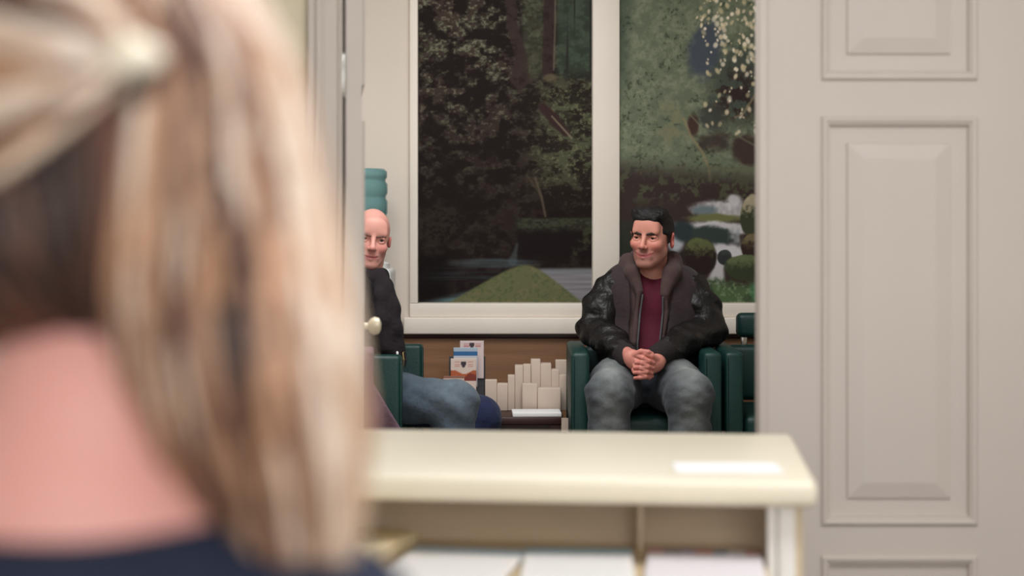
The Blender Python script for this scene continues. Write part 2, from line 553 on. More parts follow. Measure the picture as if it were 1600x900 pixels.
def paint_left(X, Y):
    S = X.shape
    n1, n2, n3 = fbm(S, 40, 1), fbm(S, 14, 11, 5, 1.3), fbm(S, 4, 21, 3, 1.3)
    nf = fbm(S, 7, 31, 3, 2.2)
    img = np.zeros(S + (3,)); img[:] = (31, 23, 21)
    up = 1 - sstep(40, 330, Y)
    blend(img, (66, 54, 48), sstep(.40, .66, n2) * (.35 + .6 * up))
    blend(img, (84, 88, 70), sstep(.38, .74, n3) * sstep(.40, .60, n2) * sstep(.30, .55, n1) * (.2 + .8 * up))
    blend(img, (128, 120, 102), sstep(.50, .78, n3) * sstep(.48, .62, n2) * up * (X < 800) * .8)
    rgt = sstep(800, 880, X) * sstep(100, 150, Y) * (1 - sstep(250, 340, Y))
    blend(img, (84, 88, 66), rgt * (.25 + .75 * sstep(.40, .62, n2)) * .85)
    blend(img, (112, 110, 84), rgt * sstep(.58, .72, n3) * .7)
    blend(img, (40, 31, 28), rgt * sstep(.58, .70, nf) * .7)
    # upper right: distant trunks
    ur = sstep(862, 876, X) * (1 - sstep(105, 135, Y))
    st = vnoise(S, 400, 6, 77)
    blend(img, (66, 82, 66), ur * (.5 + .4 * n2)); blend(img, (44, 42, 40), ur * sstep(.5, .65, st) * .85)
    tri = sstep(808, 824, X) * (1 - sstep(846, 852, X)) * (1 - sstep(110, 130, Y))
    blend(img, (84, 90, 70), tri * (.3 + .5 * n3))
    tx = .55 + .45 * sstep(.3, .6, n3)
    blend(img, (58, 45, 42), tx * segm(X, Y, [(795, -80, 7), (800, 40, 8), (815, 95, 9), (812, 125, 14)], 1, 3) * .95)
    blend(img, (56, 43, 41), tx * segm(X, Y, [(860, -80, 8), (858, 40, 8), (856, 112, 8)], 1, 3) * .95)
    blend(img, (120, 108, 92), segm(X, Y, [(868, -80, 1), (867, 40, 1), (865, 110, 1)], 1, 1.5) * .6)
    blend(img, (56, 40, 38), segm(X, Y, [(848, 168, 6), (868, 190, 8), (884, 208, 5)], 1, 3))
    blend(img, (130, 118, 98), segm(X, Y, [(862, 182, .8), (893, 216, 1.2)], 1, 1.5) * .8)
    blend(img, (124, 114, 88), ellm(X, Y, 860, 122, 12, 6, .5) * .6)
    blend(img, (96, 86, 70), segm(X, Y, [(836, 278, 1), (846, 308, 1.6), (852, 338, 1.2)], 1, 2) * .7)
    blend(img, (84, 76, 62), segm(X, Y, [(824, 275, 1), (836, 292, 1), (846, 308, 1)], 1, 2) * .5)
    # dark stones and a ledge on the right
    blend(img, (46, 40, 34), ellm(X, Y, 690, 350, 34, 32, .3, 0, (n2 - .5) * .5) * sstep(.35, .6, n3) * .9)
    led = sstep(803, 812, X) * sstep(338, 343, Y) * (1 - sstep(395, 412, Y))
    blend(img, (30, 23, 22), led)
    blend(img, (62, 64, 50), led * (1 - sstep(350, 366, Y + 14 * (n2 - .5))) * (.5 + .5 * sstep(.35, .6, n3)))
    blend(img, (62, 64, 46), led * sstep(.55, .7, n2) * sstep(880, 900, X) * .8)
    blend(img, (20, 15, 15), (1 - sstep(690, 720, X)) * sstep(380, 420, Y) * .8)
    # water
    wn = vnoise(S, 2.2, 60, 91)
    blend(img, (86, 96, 98), segm(X, Y, [(808, 381, .6), (805, 394, 2.2), (801, 408, 6)], 1, 4) * .55)
    blend(img, (80, 90, 94), ellm(X, Y, 775, 411, 62, 7, .5) * (.4 + .6 * wn))
    blend(img, (50, 52, 56), ellm(X, Y, 735, 430, 60, 16, .6) * wn * .8)
    lw = sstep(0, 14, Y - (468 - (X - 654) * .24))
    blend(img, (98, 122, 124), lw * (.5 + .5 * wn) * (1 - sstep(745, 800, X)))
    rw = sstep(832, 850, X) * sstep(416, 424, Y)
    blend(img, (142, 138, 142), rw * (.75 + .25 * wn)); blend(img, (116, 122, 126), rw * (1 - sstep(420, 434, Y)) * .6)
    # mossy mound
    dx = (X - 822) * np.where(X < 822, .60, .82)
    yt = 413 + np.sqrt(dx * dx + 15 ** 2) - 15 + 1.5 * (n2 - .5)
    md = sstep(-2, 4, Y - yt)
    blend(img, (104, 104, 72), md); blend(img, (120, 112, 84), md * sstep(.5, .7, n2) * .6)
    blend(img, (78, 92, 62), md * sstep(.52, .7, n3) * .6)
    return img

def paint_right(X, Y):
    S = X.shape
    n1, n2, n3 = fbm(S, 45, 41), fbm(S, 12, 51, 4), fbm(S, 5, 61, 3)
    img = np.zeros(S + (3,)); img[:] = (102, 110, 90)
    blend(img, (134, 140, 116), sstep(.30, .75, n2 * .7 + n3 * .3) * .9)
    blend(img, (60, 68, 54), sstep(.50, .76, n3) * sstep(.42, .6, n1) * .8)
    blend(img, (128, 134, 110), sstep(.6, .74, n3) * sstep(.48, .6, n2) * (1 - sstep(200, 290, Y)) * .7)
    blend(img, (60, 70, 60), (1 - sstep(968, 996, X)) * (1 - sstep(110, 150, Y)) * .6)
    blend(img, (126, 120, 92), ellm(X, Y, 1050, 190, 26, 34, .6) * sstep(.42, .62, n2) * .7)
    blend(img, (74, 80, 90), ellm(X, Y, 1102, 78, 26, 46, .3, .2, (n2 - .5) * .4) * .95)
    blend(img, (64, 70, 64), ellm(X, Y, 1160, 130, 46, 60, .4, 0, (n2 - .5) * .6) * .7)
    blend(img, (52, 40, 38), ellm(X, Y, 1148, 150, 40, 42, .5, 0, (n2 - .5) * .9) * sstep(.38, .55, n2) * .9)
    blend(img, (62, 62, 60), ellm(X, Y, 1112, 185, 20, 22, .5, 0, (n2 - .5)) * .8)
    blend(img, (66, 50, 48), ellm(X, Y, 1168, 235, 26, 24, .3, .6, (n2 - .5) * .4) * .9)
    blend(img, (60, 48, 46), ellm(X, Y, 1115, 222, 28, 14, .5, 0, (n2 - .5)) * .8)
    blend(img, (70, 48, 46), ellm(X, Y, 1082, 196, 9, 17, .3) * .9)
    # blossoms
    g = np.random.default_rng(5)
    for i in range(650):
        x = g.uniform(1086, 1262); y = g.uniform(-70, 210)
        if x < 1120 and y > 60 and g.random() < .8: continue
        if y > 120 and g.random() < .55: continue
        c = [(240, 226, 202), (224, 206, 174), (196, 182, 146)][g.integers(3)]
        rx = g.uniform(1.2, 3.6)
        m = ellm(X, Y, x, y, rx, rx * g.uniform(1, 1.8), .5, g.uniform(-.6, .6))
        blend(img, c, m * g.uniform(.6, 1))
    blend(img, (132, 118, 94), segm(X, Y, [(1186, 138, 1.4), (1160, 178, 1.2), (1148, 184, 1)], 1, 2) * .8)
    blend(img, (140, 130, 100), segm(X, Y, [(1068, 186, 1.6), (1078, 212, 1.4), (1098, 240, 1.6), (1106, 262, 1.6), (1110, 290, 1.2)], 1, 2) * .8)
    blend(img, (126, 128, 100), segm(X, Y, [(1078, 180, .8), (1100, 204, .8)], 1, 1.5) * .6)
    blend(img, (110, 112, 86), segm(X, Y, [(1150, 212, .8), (1186, 232, 1.2)], 1, 2) * .7)
    # dark bank
    bank = sstep(248, 292, Y + 26 * (n2 - .5) + .10 * (1100 - X))
    blend(img, (58, 46, 44), bank * .95)
    blend(img, (92, 98, 72), bank * (1 - sstep(300, 330, Y)) * sstep(.5, .66, n2) * .6)
    blend(img, (104, 106, 82), segm(X, Y, [(1105, 263, 3), (1190, 266, 3), (1262, 262, 3)], 1, 4) * .7)
    blend(img, (40, 33, 32), (1 - sstep(1060, 1075, X)) * sstep(345, 400, Y) * .7)
    blend(img, (48, 56, 46), (1 - sstep(984, 996, X)) * sstep(340, 350, Y) * (.3 + .6 * n2))
    # stream
    water = (206, 202, 204)
    wn = vnoise(S, 7, 5, 71)
    blend(img, water, ellm(X, Y, 1128, 328, 46, 14, .3, 0, (n2 - .5) * .6) * (.7 + .3 * wn))
    blend(img, water, ellm(X, Y, 1146, 313, 12, 9, .4, 0, (n2 - .5) * .6) * .9)
    blend(img, (92, 106, 110), ellm(X, Y, 1100, 330, 18, 9, .4, 0, (n2 - .5) * .6) * .8)
    blend(img, (112, 112, 74), ellm(X, Y, 1116, 341, 42, 7, .35, 0, (n2 - .5) * .5))
    blend(img, water, ellm(X, Y, 1122, 356, 52, 10, .3, .05, (n2 - .5) * .5) * .95)
    blend(img, (188, 190, 196), ellm(X, Y, 1055, 372, 14, 22, .3) * .9)
    blend(img, (50, 58, 60), ellm(X, Y, 1068, 362, 20, 16, .3, .4))
    blend(img, (56, 66, 62), ellm(X, Y, 1112, 370, 34, 17, .2, .1, (n2 - .5) * .4))
    blend(img, (150, 154, 156), ellm(X, Y, 1148, 372, 10, 16, .5) * wn)
    blend(img, water, ellm(X, Y, 1140, 394, 30, 12, .35, .15, (n2 - .5) * .5))
    blend(img, water, segm(X, Y, [(1126, 392, 9), (1122, 420, 7), (1118, 438, 12)], 1, 5) * .9)
    def boulder(cx, cy, rx, ry, ang, dark, top, t=.1):
        m = ellm(X, Y, cx, cy, rx, ry, .08, ang, (n2 - .5) * .15)
        blend(img, dark, m)
        blend(img, top, m * (1 - sstep(-t, .75, (Y - cy) / ry + .6 + (n3 - .5) * .9)) * (.7 + .3 * n3))
    boulder(1093, 400, 25, 30, -.35, (46, 36, 34), (110, 116, 74), .1)
    boulder(1173, 336, 17, 32, .1, (62, 66, 50), (190, 176, 146), .0)
    boulder(1173, 384, 16, 20, .3, (54, 42, 38), (130, 118, 86), .0)
    boulder(1131, 402, 11, 12, .2, (52, 54, 54), (70, 74, 70))
    boulder(1165, 418, 34, 20, .0, (60, 66, 48), (110, 120, 82))
    boulder(1215, 360, 26, 60, .0, (62, 60, 48), (120, 122, 86))
    grs = sstep(432, 446, Y + 20 * (n2 - .5) - .05 * (X - 1110)) * sstep(1088, 1112, X + 30 * (n3 - .5))
    blend(img, (84, 104, 70), grs); blend(img, (124, 142, 104), grs * sstep(.5, .68, n3) * .8)
    blend(img, (54, 62, 48), grs * sstep(.52, .66, n2) * .6)
    blend(img, (74, 130, 92), ellm(X, Y, 1180, 455, 9, 16, .5) * .6)
    return img

def mural(label, px0, px1, py0, py1, painter, step=0.9):
    xs = np.arange(px0, px1 + 1e-6, step); ys = np.arange(py0, py1 + 1e-6, step)
    X, Y = np.meshgrid(xs, ys)
    img = painter(X, Y)
    nx, ny = len(xs), len(ys)
    x0, z1 = bx(px0), bz(py0)
    root = empty('forest_mural', (bx((px0 + px1) / 2), YB - 0.012, bz(py1)))
    v = np.stack([bx(X) - root.location.x, np.full_like(X, -0.0085), bz(Y) - root.location.z], -1).reshape(-1, 3)
    i = np.arange(nx * ny).reshape(ny, nx)
    f = np.stack([i[1:, :-1], i[1:, 1:], i[:-1, 1:], i[:-1, :-1]], -1).reshape(-1, 4)
    link('print', mesh_from('print', v, f, False, lin(img.reshape(-1, 3))), 'mural_print', root)
    w = bx(px1) - bx(px0)
    box('backing_board', (-w / 2, -0.008, 0), (w / 2, 0.0119, bz(py0) - bz(py1)), 'white_frame', root)
    return tag(root, label, 'mural')
mural('dark forest mural with a mossy mound and still stream between white posts', 654.5, 925, -84, 473, paint_left)
mural('greener forest mural with cream blossoms, boulders and a rushing white stream', 968, 1261, -84, 473, paint_right)

# ------------------------------------------------------------------ reception counter
CZ = 0.759
c_fr = np.array([0.521, 2.835]); ca = math.radians(-5.5)
cdir = np.array([math.cos(ca), math.sin(ca)]); cdep = np.array([-math.sin(ca), math.cos(ca)])
# local frame: origin at right front corner of the top, x along the front to the left, y to the back
counter = empty('reception_counter', (c_fr[0], c_fr[1], 0), ca)
tag(counter, 'cream reception counter with a rounded top and lower worktop covered in papers', 'counter')
CW, CD, CT = 1.75, 0.615, 0.046
box('counter_top', (-CW, 0, CZ - CT), (0, CD, CZ), 'counter_laminate', counter, 0.014, 4)
box('side_panel', (-0.064, 0.045, 0.0), (-0.034, CD - 0.04, CZ - CT), 'white_paint', counter, 0.002)
box('side_panel', (-0.034, 0.055, 0.0), (-0.022, CD - 0.045, CZ - CT), 'counter_wood', counter, 0.002)
box('side_panel', (-CW + 0.03, 0.045, 0.0), (-CW + 0.06, CD - 0.04, CZ - CT), 'white_paint', counter, 0.002)
box('back_panel', (-CW + 0.06, 0.235, 0.0), (-0.064, 0.250, CZ - CT), 'counter_inside', counter)
SZ = 0.600
box('worktop', (-CW + 0.061, -0.32, SZ - 0.025), (-0.083, 0.235, SZ), 'counter_wood', counter)
box('divider', (-0.309, 0.16, SZ), (-0.300, 0.235, CZ - CT), 'counter_inside', counter)
box('edge_strip', (-0.082, 0.049, 0.02), (-0.066, 0.075, CZ - CT - 0.001), 'white_paint', counter, 0.002)

def to_world(lx, ly, z):
    p = c_fr + cdir * lx + cdep * ly
    return (p[0], p[1], z)

def sheet_mesh(w, l, t, curl=0.0, colfn=None, nx=16, ny=20):
    xs = np.linspace(-w / 2, w / 2, nx); ys = np.linspace(-l / 2, l / 2, ny)
    X, Y = np.meshgrid(xs, ys)
    Z = t + curl * (np.abs(X / w * 2) ** 3) * 0.5
    v = np.concatenate([np.stack([X, Y, Z], -1).reshape(-1, 3), np.stack([X, Y, Z - t], -1).reshape(-1, 3)])
    i = np.arange(nx * ny).reshape(ny, nx)
    top = np.stack([i[:-1, :-1], i[:-1, 1:], i[1:, 1:], i[1:, :-1]], -1).reshape(-1, 4)
    bot = top[:, ::-1] + nx * ny
    rim = np.concatenate([i[0, :], i[1:, -1], i[-1, -2::-1], i[-2:0:-1, 0]])
    r2 = np.roll(rim, -1)
    side = np.stack([rim, rim + nx * ny, r2 + nx * ny, r2], -1)
    f = np.concatenate([top, bot, side])
    col = np.tile(np.array([232., 229., 228.]), (len(v), 1))
    if colfn is not None:
        u = (X / w + .5).ravel(); q = (Y / l + .5).ravel()
        c = colfn(u, q)
        col[:nx * ny] = c
    return mesh_from('sheet', v, f, False, lin(col))

def loose_sheet(name, label, cat, lx, ly, z, w, l, t, rz, colfn=None, curl=0.0, group=None):
    o = link(name, sheet_mesh(w, l, t, curl, colfn, 40, 52), 'printed')
    o.location = to_world(lx, ly, z)
    o.rotation_euler = (0, 0, ca + rz)
    return tag(o, label, cat, group)

loose_sheet('paper_sheet', 'white sheet of paper lying on the cream counter top', 'paper', -0.150, 0.135, CZ + 0.0005, 0.19, 0.115, 0.0012,
            math.radians(4), lambda u, q: np.tile(np.array([238., 234., 236.]), (len(u), 1)))

def form_cols(tint, band, seed):
    g = np.random.default_rng(seed)
    rows = g.random(30) < .7
    def fn(u, q):
        c = np.tile(np.array([232., 228., 226.]), (len(u), 1))
        m = (q > .80)
        c[m] = np.array(tint) if band else c[m]
        r = (q * 30).astype(int).clip(0, 29)
        ln = rows[r] & ((q * 30) % 1 < .35) & (u > .1) & (u < .9) & (q < .78)
        c[ln] = c[ln] * .86 + np.array(tint) * .14
        return c
    return fn
loose_sheet('form_stack', 'stack of white printed forms with grey-blue header on the left of the counter worktop', 'forms', -0.622, -0.030, SZ + 0.0005, 0.205, 0.297, 0.012,
            math.radians(-6), form_cols((176, 192, 206), True, 1))
loose_sheet('form_stack', 'stack of white forms with pale blue band in the middle of the counter worktop', 'forms', -0.408, -0.025, SZ + 0.0005, 0.190, 0.297, 0.014,
            math.radians(3), form_cols((160, 186, 200), True, 2))
def leaflet_cols(u, q):
    c = np.tile(np.array([226., 220., 224.]), (len(u), 1))
    m = (q > .86) & (q < .97)
    pal = np.array([(190, 120, 110), (150, 130, 170), (120, 120, 130), (196, 130, 132), (214, 206, 210), (110, 140, 160)], float)
    k = ((u * 7).astype(int) * 5 + 3) % 6
    c[m] = pal[k[m]]
    return c
loose_sheet('leaflet_stack', 'stack of leaflets with coloured pictures at the right of the counter worktop', 'leaflets', -0.192, -0.020, SZ + 0.0005, 0.200, 0.297, 0.014,
            math.radians(-1), leaflet_cols)
fo = box('card_folder', (-0.11, -0.15, 0), (0.11, 0.15, 0.035), 'folder', None, 0.004)
fo.location = to_world(-0.86, 0.03, SZ + 0.0005); fo.rotation_euler = (0, 0, ca + math.radians(-18))
tag(fo, 'tan card folder at the left of the papers on the counter worktop', 'folder')

# ------------------------------------------------------------------ armchairs
def make_chair():
    """local: facing -y, origin on the floor below the middle"""
    r = empty('armchair', (0, 0, 0))
    hw = 0.2775
    for s in (-1, 1):
        a, b = sorted((s * hw, s * (hw - 0.068)))
        arm = box('armrest', (a, -0.30, 0.02), (b, 0.27, 0.700), 'teal_leather', r, 0.016, 3)
        pp = box('piping', (a + 0.004, -0.304, 0.05), (a + 0.010, -0.298, 0.68), 'teal_leather', arm, 0.002)
    box('seat_base', (-hw + 0.0685, -0.27, 0.06), (hw - 0.0685, 0.27, 0.30), 'teal_leather', r, 0.01)
    box('seat_cushion', (-hw + 0.07, -0.285, 0.302), (hw - 0.07, 0.20, 0.462), 'teal_leather', r, 0.03, 4)
    box('lower_back', (-hw + 0.07, 0.19, 0.465), (hw - 0.07, 0.28, 0.685), 'teal_leather', r, 0.025, 3)
    box('back_pad', (-0.165, 0.20, 0.715), (0.165, 0.275, 0.812), 'teal_leather', r, 0.022, 3)
    for s in (-1, 1):
        box('bracket', (s * 0.135 - 0.012, 0.225, 0.670), (s * 0.135 + 0.012, 0.25, 0.725), 'steel', r, 0.003)
    for sx in (-1, 1):
        for sy in (-1, 1):
            box('foot', (sx * 0.245 - 0.02, sy * 0.22 - 0.02, 0.0), (sx * 0.245 + 0.02, sy * 0.22 + 0.02, 0.0215), 'shoe', r)
    return r
def copy_tree(o, parent=None):
    c = o.copy(); COL.objects.link(c); c.parent = parent
    for ch in o.children: copy_tree(ch, c)
    return c
ch1 = make_chair()
chairs = [(ch1, (0.4955, 6.42, 0), 0, 'teal leather armchair holding the smiling man in the open jacket')]
chairs.append((copy_tree(ch1), (1.065, 6.44, 0), 0, 'empty teal leather armchair half hidden by the closed door leaf'))
chairs.append((copy_tree(ch1), (-0.672, 6.30, 0), math.radians(84), 'teal leather armchair turned sideways under the bald man'))
for o, loc, rz, lb in chairs:
    o.location = loc; o.rotation_euler = (0, 0, rz)
    tag(o, lb, 'chair', 'teal waiting room armchairs')

# ------------------------------------------------------------------ side table with leaflets
TZ = 0.420
tb = empty('side_table', (-0.035, 6.72, 0))
tag(tb, 'dark wooden side table between the two seated men', 'table')
box('table_top', (-0.235, -0.26, TZ - 0.03), (0.235, 0.26, TZ), 'dark_wood', tb, 0.004)
box('apron', (-0.215, -0.245, TZ - 0.12), (0.215, -0.225, TZ - 0.031), 'dark_wood', tb)
box('apron', (-0.215, 0.225, TZ - 0.12), (0.215, 0.245, TZ - 0.031), 'dark_wood', tb)
for sx in (-1, 1):
    for sy in (-1, 1):
        box('leg', (sx * 0.205 - 0.02, sy * 0.235 - 0.02, 0), (sx * 0.205 + 0.02, sy * 0.235 + 0.02, TZ - 0.031), 'dark_wood', tb)

# tiered brochure rack
rk = empty('brochure_rack', (-0.185, 6.80, TZ))
tag(rk, 'tiered brochure rack standing on the side table beside the jeans knee', 'rack')
box('rack_base', (-0.075, -0.10, 0.0005), (0.075, 0.08, 0.012), 'grey_plastic', rk)
box('rack_back', (-0.075, 0.068, 0.012), (0.075, 0.08, 0.20), 'grey_plastic', rk)
steps = [(0.058, 0.10), (0.018, 0.068), (-0.022, 0.036), (-0.062, 0.008)]
for (y, z) in steps:
    box('tier', (-0.07, y - 0.028, 0.0125), (0.07, y + 0.006, 0.0125 + z), 'grey_plastic', rk)
def brochure(label, x, y, z, w, h, fn, tilt=8):
    nx, ny = 30, 46
    me = sheet_mesh(w, h, 0.004, 0, fn, nx, ny)
    o = link('brochure', me, 'printed')
    o.location = (x, y, z)
    o.rotation_euler = (math.radians(90 - tilt), 0, 0)
    return tag(o, label, 'brochure', 'brochures in the rack')
def emblem(c, u, q, cu, cq, s, col=(50, 36, 48)):
    du, dq = (u - cu) / s, (q - cq) / (s * .75)
    m = (np.abs(du) < np.where(dq > -.1, .8, .8 * (1 - ((-.1 - dq) / 1.1) ** 2))) & (dq > -1.2) & (dq < .8)
    c[m] = col
    return c
def b_white(u, q):
    c = np.tile(np.array([206., 186., 184.]), (len(u), 1))
    m = (q > .80) & (q < .93) & ((np.abs(u - .27) < .12) | (np.abs(u - .75) < .12)) & (((q * 60).astype(int)) % 2 == 0)
    c[m] = (176, 120, 116)
    return emblem(c, u, q, .5, .87, .11)
def b_blue(u, q):
    c = np.tile(np.array([36., 92., 140.]), (len(u), 1))
    c[q > .90] = (160, 172, 186); c[q < .80] = (190, 186, 190)
    return c
def b_orange(u, q):
    c = np.tile(np.array([210., 188., 176.]), (len(u), 1))
    hill = .66 + .05 * np.sin(u * 7 + 1)
    m = (q < hill) & (q > .44); c[m] = (168, 82, 40)
    m = (q < hill - .08 + .05 * np.sin(u * 11)) & (q > .44) & (u > .3); c[m] = (120, 40, 26)
    m = (q > .78) & (q < .92) & ((np.abs(u - .25) < .11) | (np.abs(u - .77) < .11)) & (((q * 60).astype(int)) % 2 == 0)
    c[m] = (190, 130, 116)
    return emblem(c, u, q, .5, .85, .11)
def b_beige(u, q):
    c = np.tile(np.array([198., 176., 160.]), (len(u), 1))
    c[q > .92] = (140, 92, 76)
    return c
R0 = rk.location
brochure('rearmost white brochure with a dark emblem in the rack', R0.x + 0.020, 6.838, TZ + 0.19, 0.098, 0.155, b_white)
brochure('blue brochure second from the back of the rack', R0.x - 0.005, 6.795, TZ + 0.163, 0.098, 0.160, b_blue)
brochure('white brochure with a dark emblem and an orange picture', R0.x - 0.012, 6.752, TZ + 0.122, 0.104, 0.160, b_orange)
brochure('low beige brochure in the front tier of the rack', R0.x - 0.050, 6.712, TZ + 0.075, 0.085, 0.12, b_beige)

# pale leaflets standing and stacked at the right of the table
def tbx(px, d): return (px - 800) * d / FPX
def leaf_block(px0, px1, py0, y, dep, name='leaflet_pile'):
    z1 = EYE - (py0 - 330) * y / FPX
    x0, x1 = tbx(px0, y), tbx(px1, y)
    o = box(name, (-(x1 - x0) / 2, 0, 0), ((x1 - x0) / 2, dep, z1 - TZ - 0.0008), 'card_stock', None, 0.002)
    o.location = ((x0 + x1) / 2, y, TZ + 0.0006)
    return o
ORD = ['first', 'second', 'third', 'fourth', 'fifth', 'sixth', 'seventh', 'eighth', 'ninth']
for n_, a in enumerate([(758, 776.4, 594, 6.66, 0.05), (776.6, 793.4, 600, 6.665, 0.06), (793.6, 804.4, 587, 6.67, 0.06),
          (804.6, 817.4, 572, 6.675, 0.08), (817.6, 829.4, 570, 6.68, 0.06), (829.6, 844.4, 562, 6.69, 0.06),
          (844.6, 861.4, 569, 6.68, 0.08), (861.6, 873.4, 578, 6.675, 0.07), (873.6, 885, 586, 6.67, 0.06)]):
    tag(leaf_block(*a), ORD[n_] + ' pale leaflet block from the left in the rear row on the side table', 'leaflets', 'pale leaflet piles on the side table')
for a, lb in (((816, 839.6, 600, 6.615, 0.055), 'narrower pale leaflet block in front of the row, behind the white magazine'),
              ((840, 876, 607, 6.605, 0.06), 'wide pale leaflet block in front of the row, behind the white magazine'),
              ((868, 885.4, 563, 6.80, 0.05), 'pale leaflet block standing behind the right end of the row')):
    tag(leaf_block(*a), lb, 'leaflets', 'pale leaflet piles on the side table')
mg = box('magazine', (-0.095, -0.065, 0), (0.095, 0.065, 0.016), 'paper', None, 0.002)
mg.location = (tbx(838, 6.53), 6.528, TZ + 0.0006); mg.rotation_euler = (0, 0, math.radians(2))
tag(mg, 'thick white magazine lying at the front of the side table', 'magazine')
nt_ = box('note_sheet', (-0.014, -0.002, -0.055), (0.014, 0.0, 0.0), 'card_stock')
nt_.location = (tbx(883, 6.455), 6.458, TZ - 0.002)
tag(nt_, 'small beige note hanging from the front edge of the side table', 'note')

# ------------------------------------------------------------------ water cooler
wc = empty('water_cooler', (-0.645, 6.87, 0))
tag(wc, 'water dispenser with a blue bottle standing behind the bald man', 'water cooler')
box('cooler_body', (-0.155, -0.155, 0.0), (0.155, 0.155, 0.985), 'cooler_white', wc, 0.02, 3)
cz0 = 0.985
link('collar', lathe_mesh([(0.14, cz0 + 0.0005), (0.14, cz0 + 0.02), (0.10, cz0 + 0.035)], 40), 'cooler_white', wc)
bt = link('bottle', lathe_mesh([(0.05, cz0 + 0.02), (0.06, cz0 + 0.045), (0.11, cz0 + 0.075), (0.130, cz0 + 0.10), (0.134, cz0 + 0.125),
    (0.128, cz0 + 0.140), (0.126, cz0 + 0.148), (0.134, cz0 + 0.162), (0.134, cz0 + 0.195), (0.126, cz0 + 0.208), (0.126, cz0 + 0.216),
    (0.132, cz0 + 0.228), (0.132, cz0 + 0.275), (0.125, cz0 + 0.288), (0.125, cz0 + 0.296), (0.132, cz0 + 0.31), (0.132, cz0 + 0.345),
    (0.124, cz0 + 0.358), (0.124, cz0 + 0.366), (0.130, cz0 + 0.375), (0.130, cz0 + 0.398), (0.118, cz0 + 0.410), (0.05, cz0 + 0.412)], 48), 'bottle_blue', wc)
tap = box('tap', (0.03, -0.185, 0.80), (0.06, -0.154, 0.85), 'grey_plastic', wc, 0.005)
tap = box('tap', (-0.06, -0.185, 0.80), (-0.03, -0.154, 0.85), 'grey_plastic', wc, 0.005)

# ------------------------------------------------------------------ people
def rot3(yaw, pitch=0, roll=0):
    """yaw turns the face (which looks along -y) towards +x for positive values"""
    return np.array((Matrix.Rotation(yaw, 3, 'Z') @ Matrix.Rotation(pitch, 3, 'X') @ Matrix.Rotation(roll, 3, 'Y')))

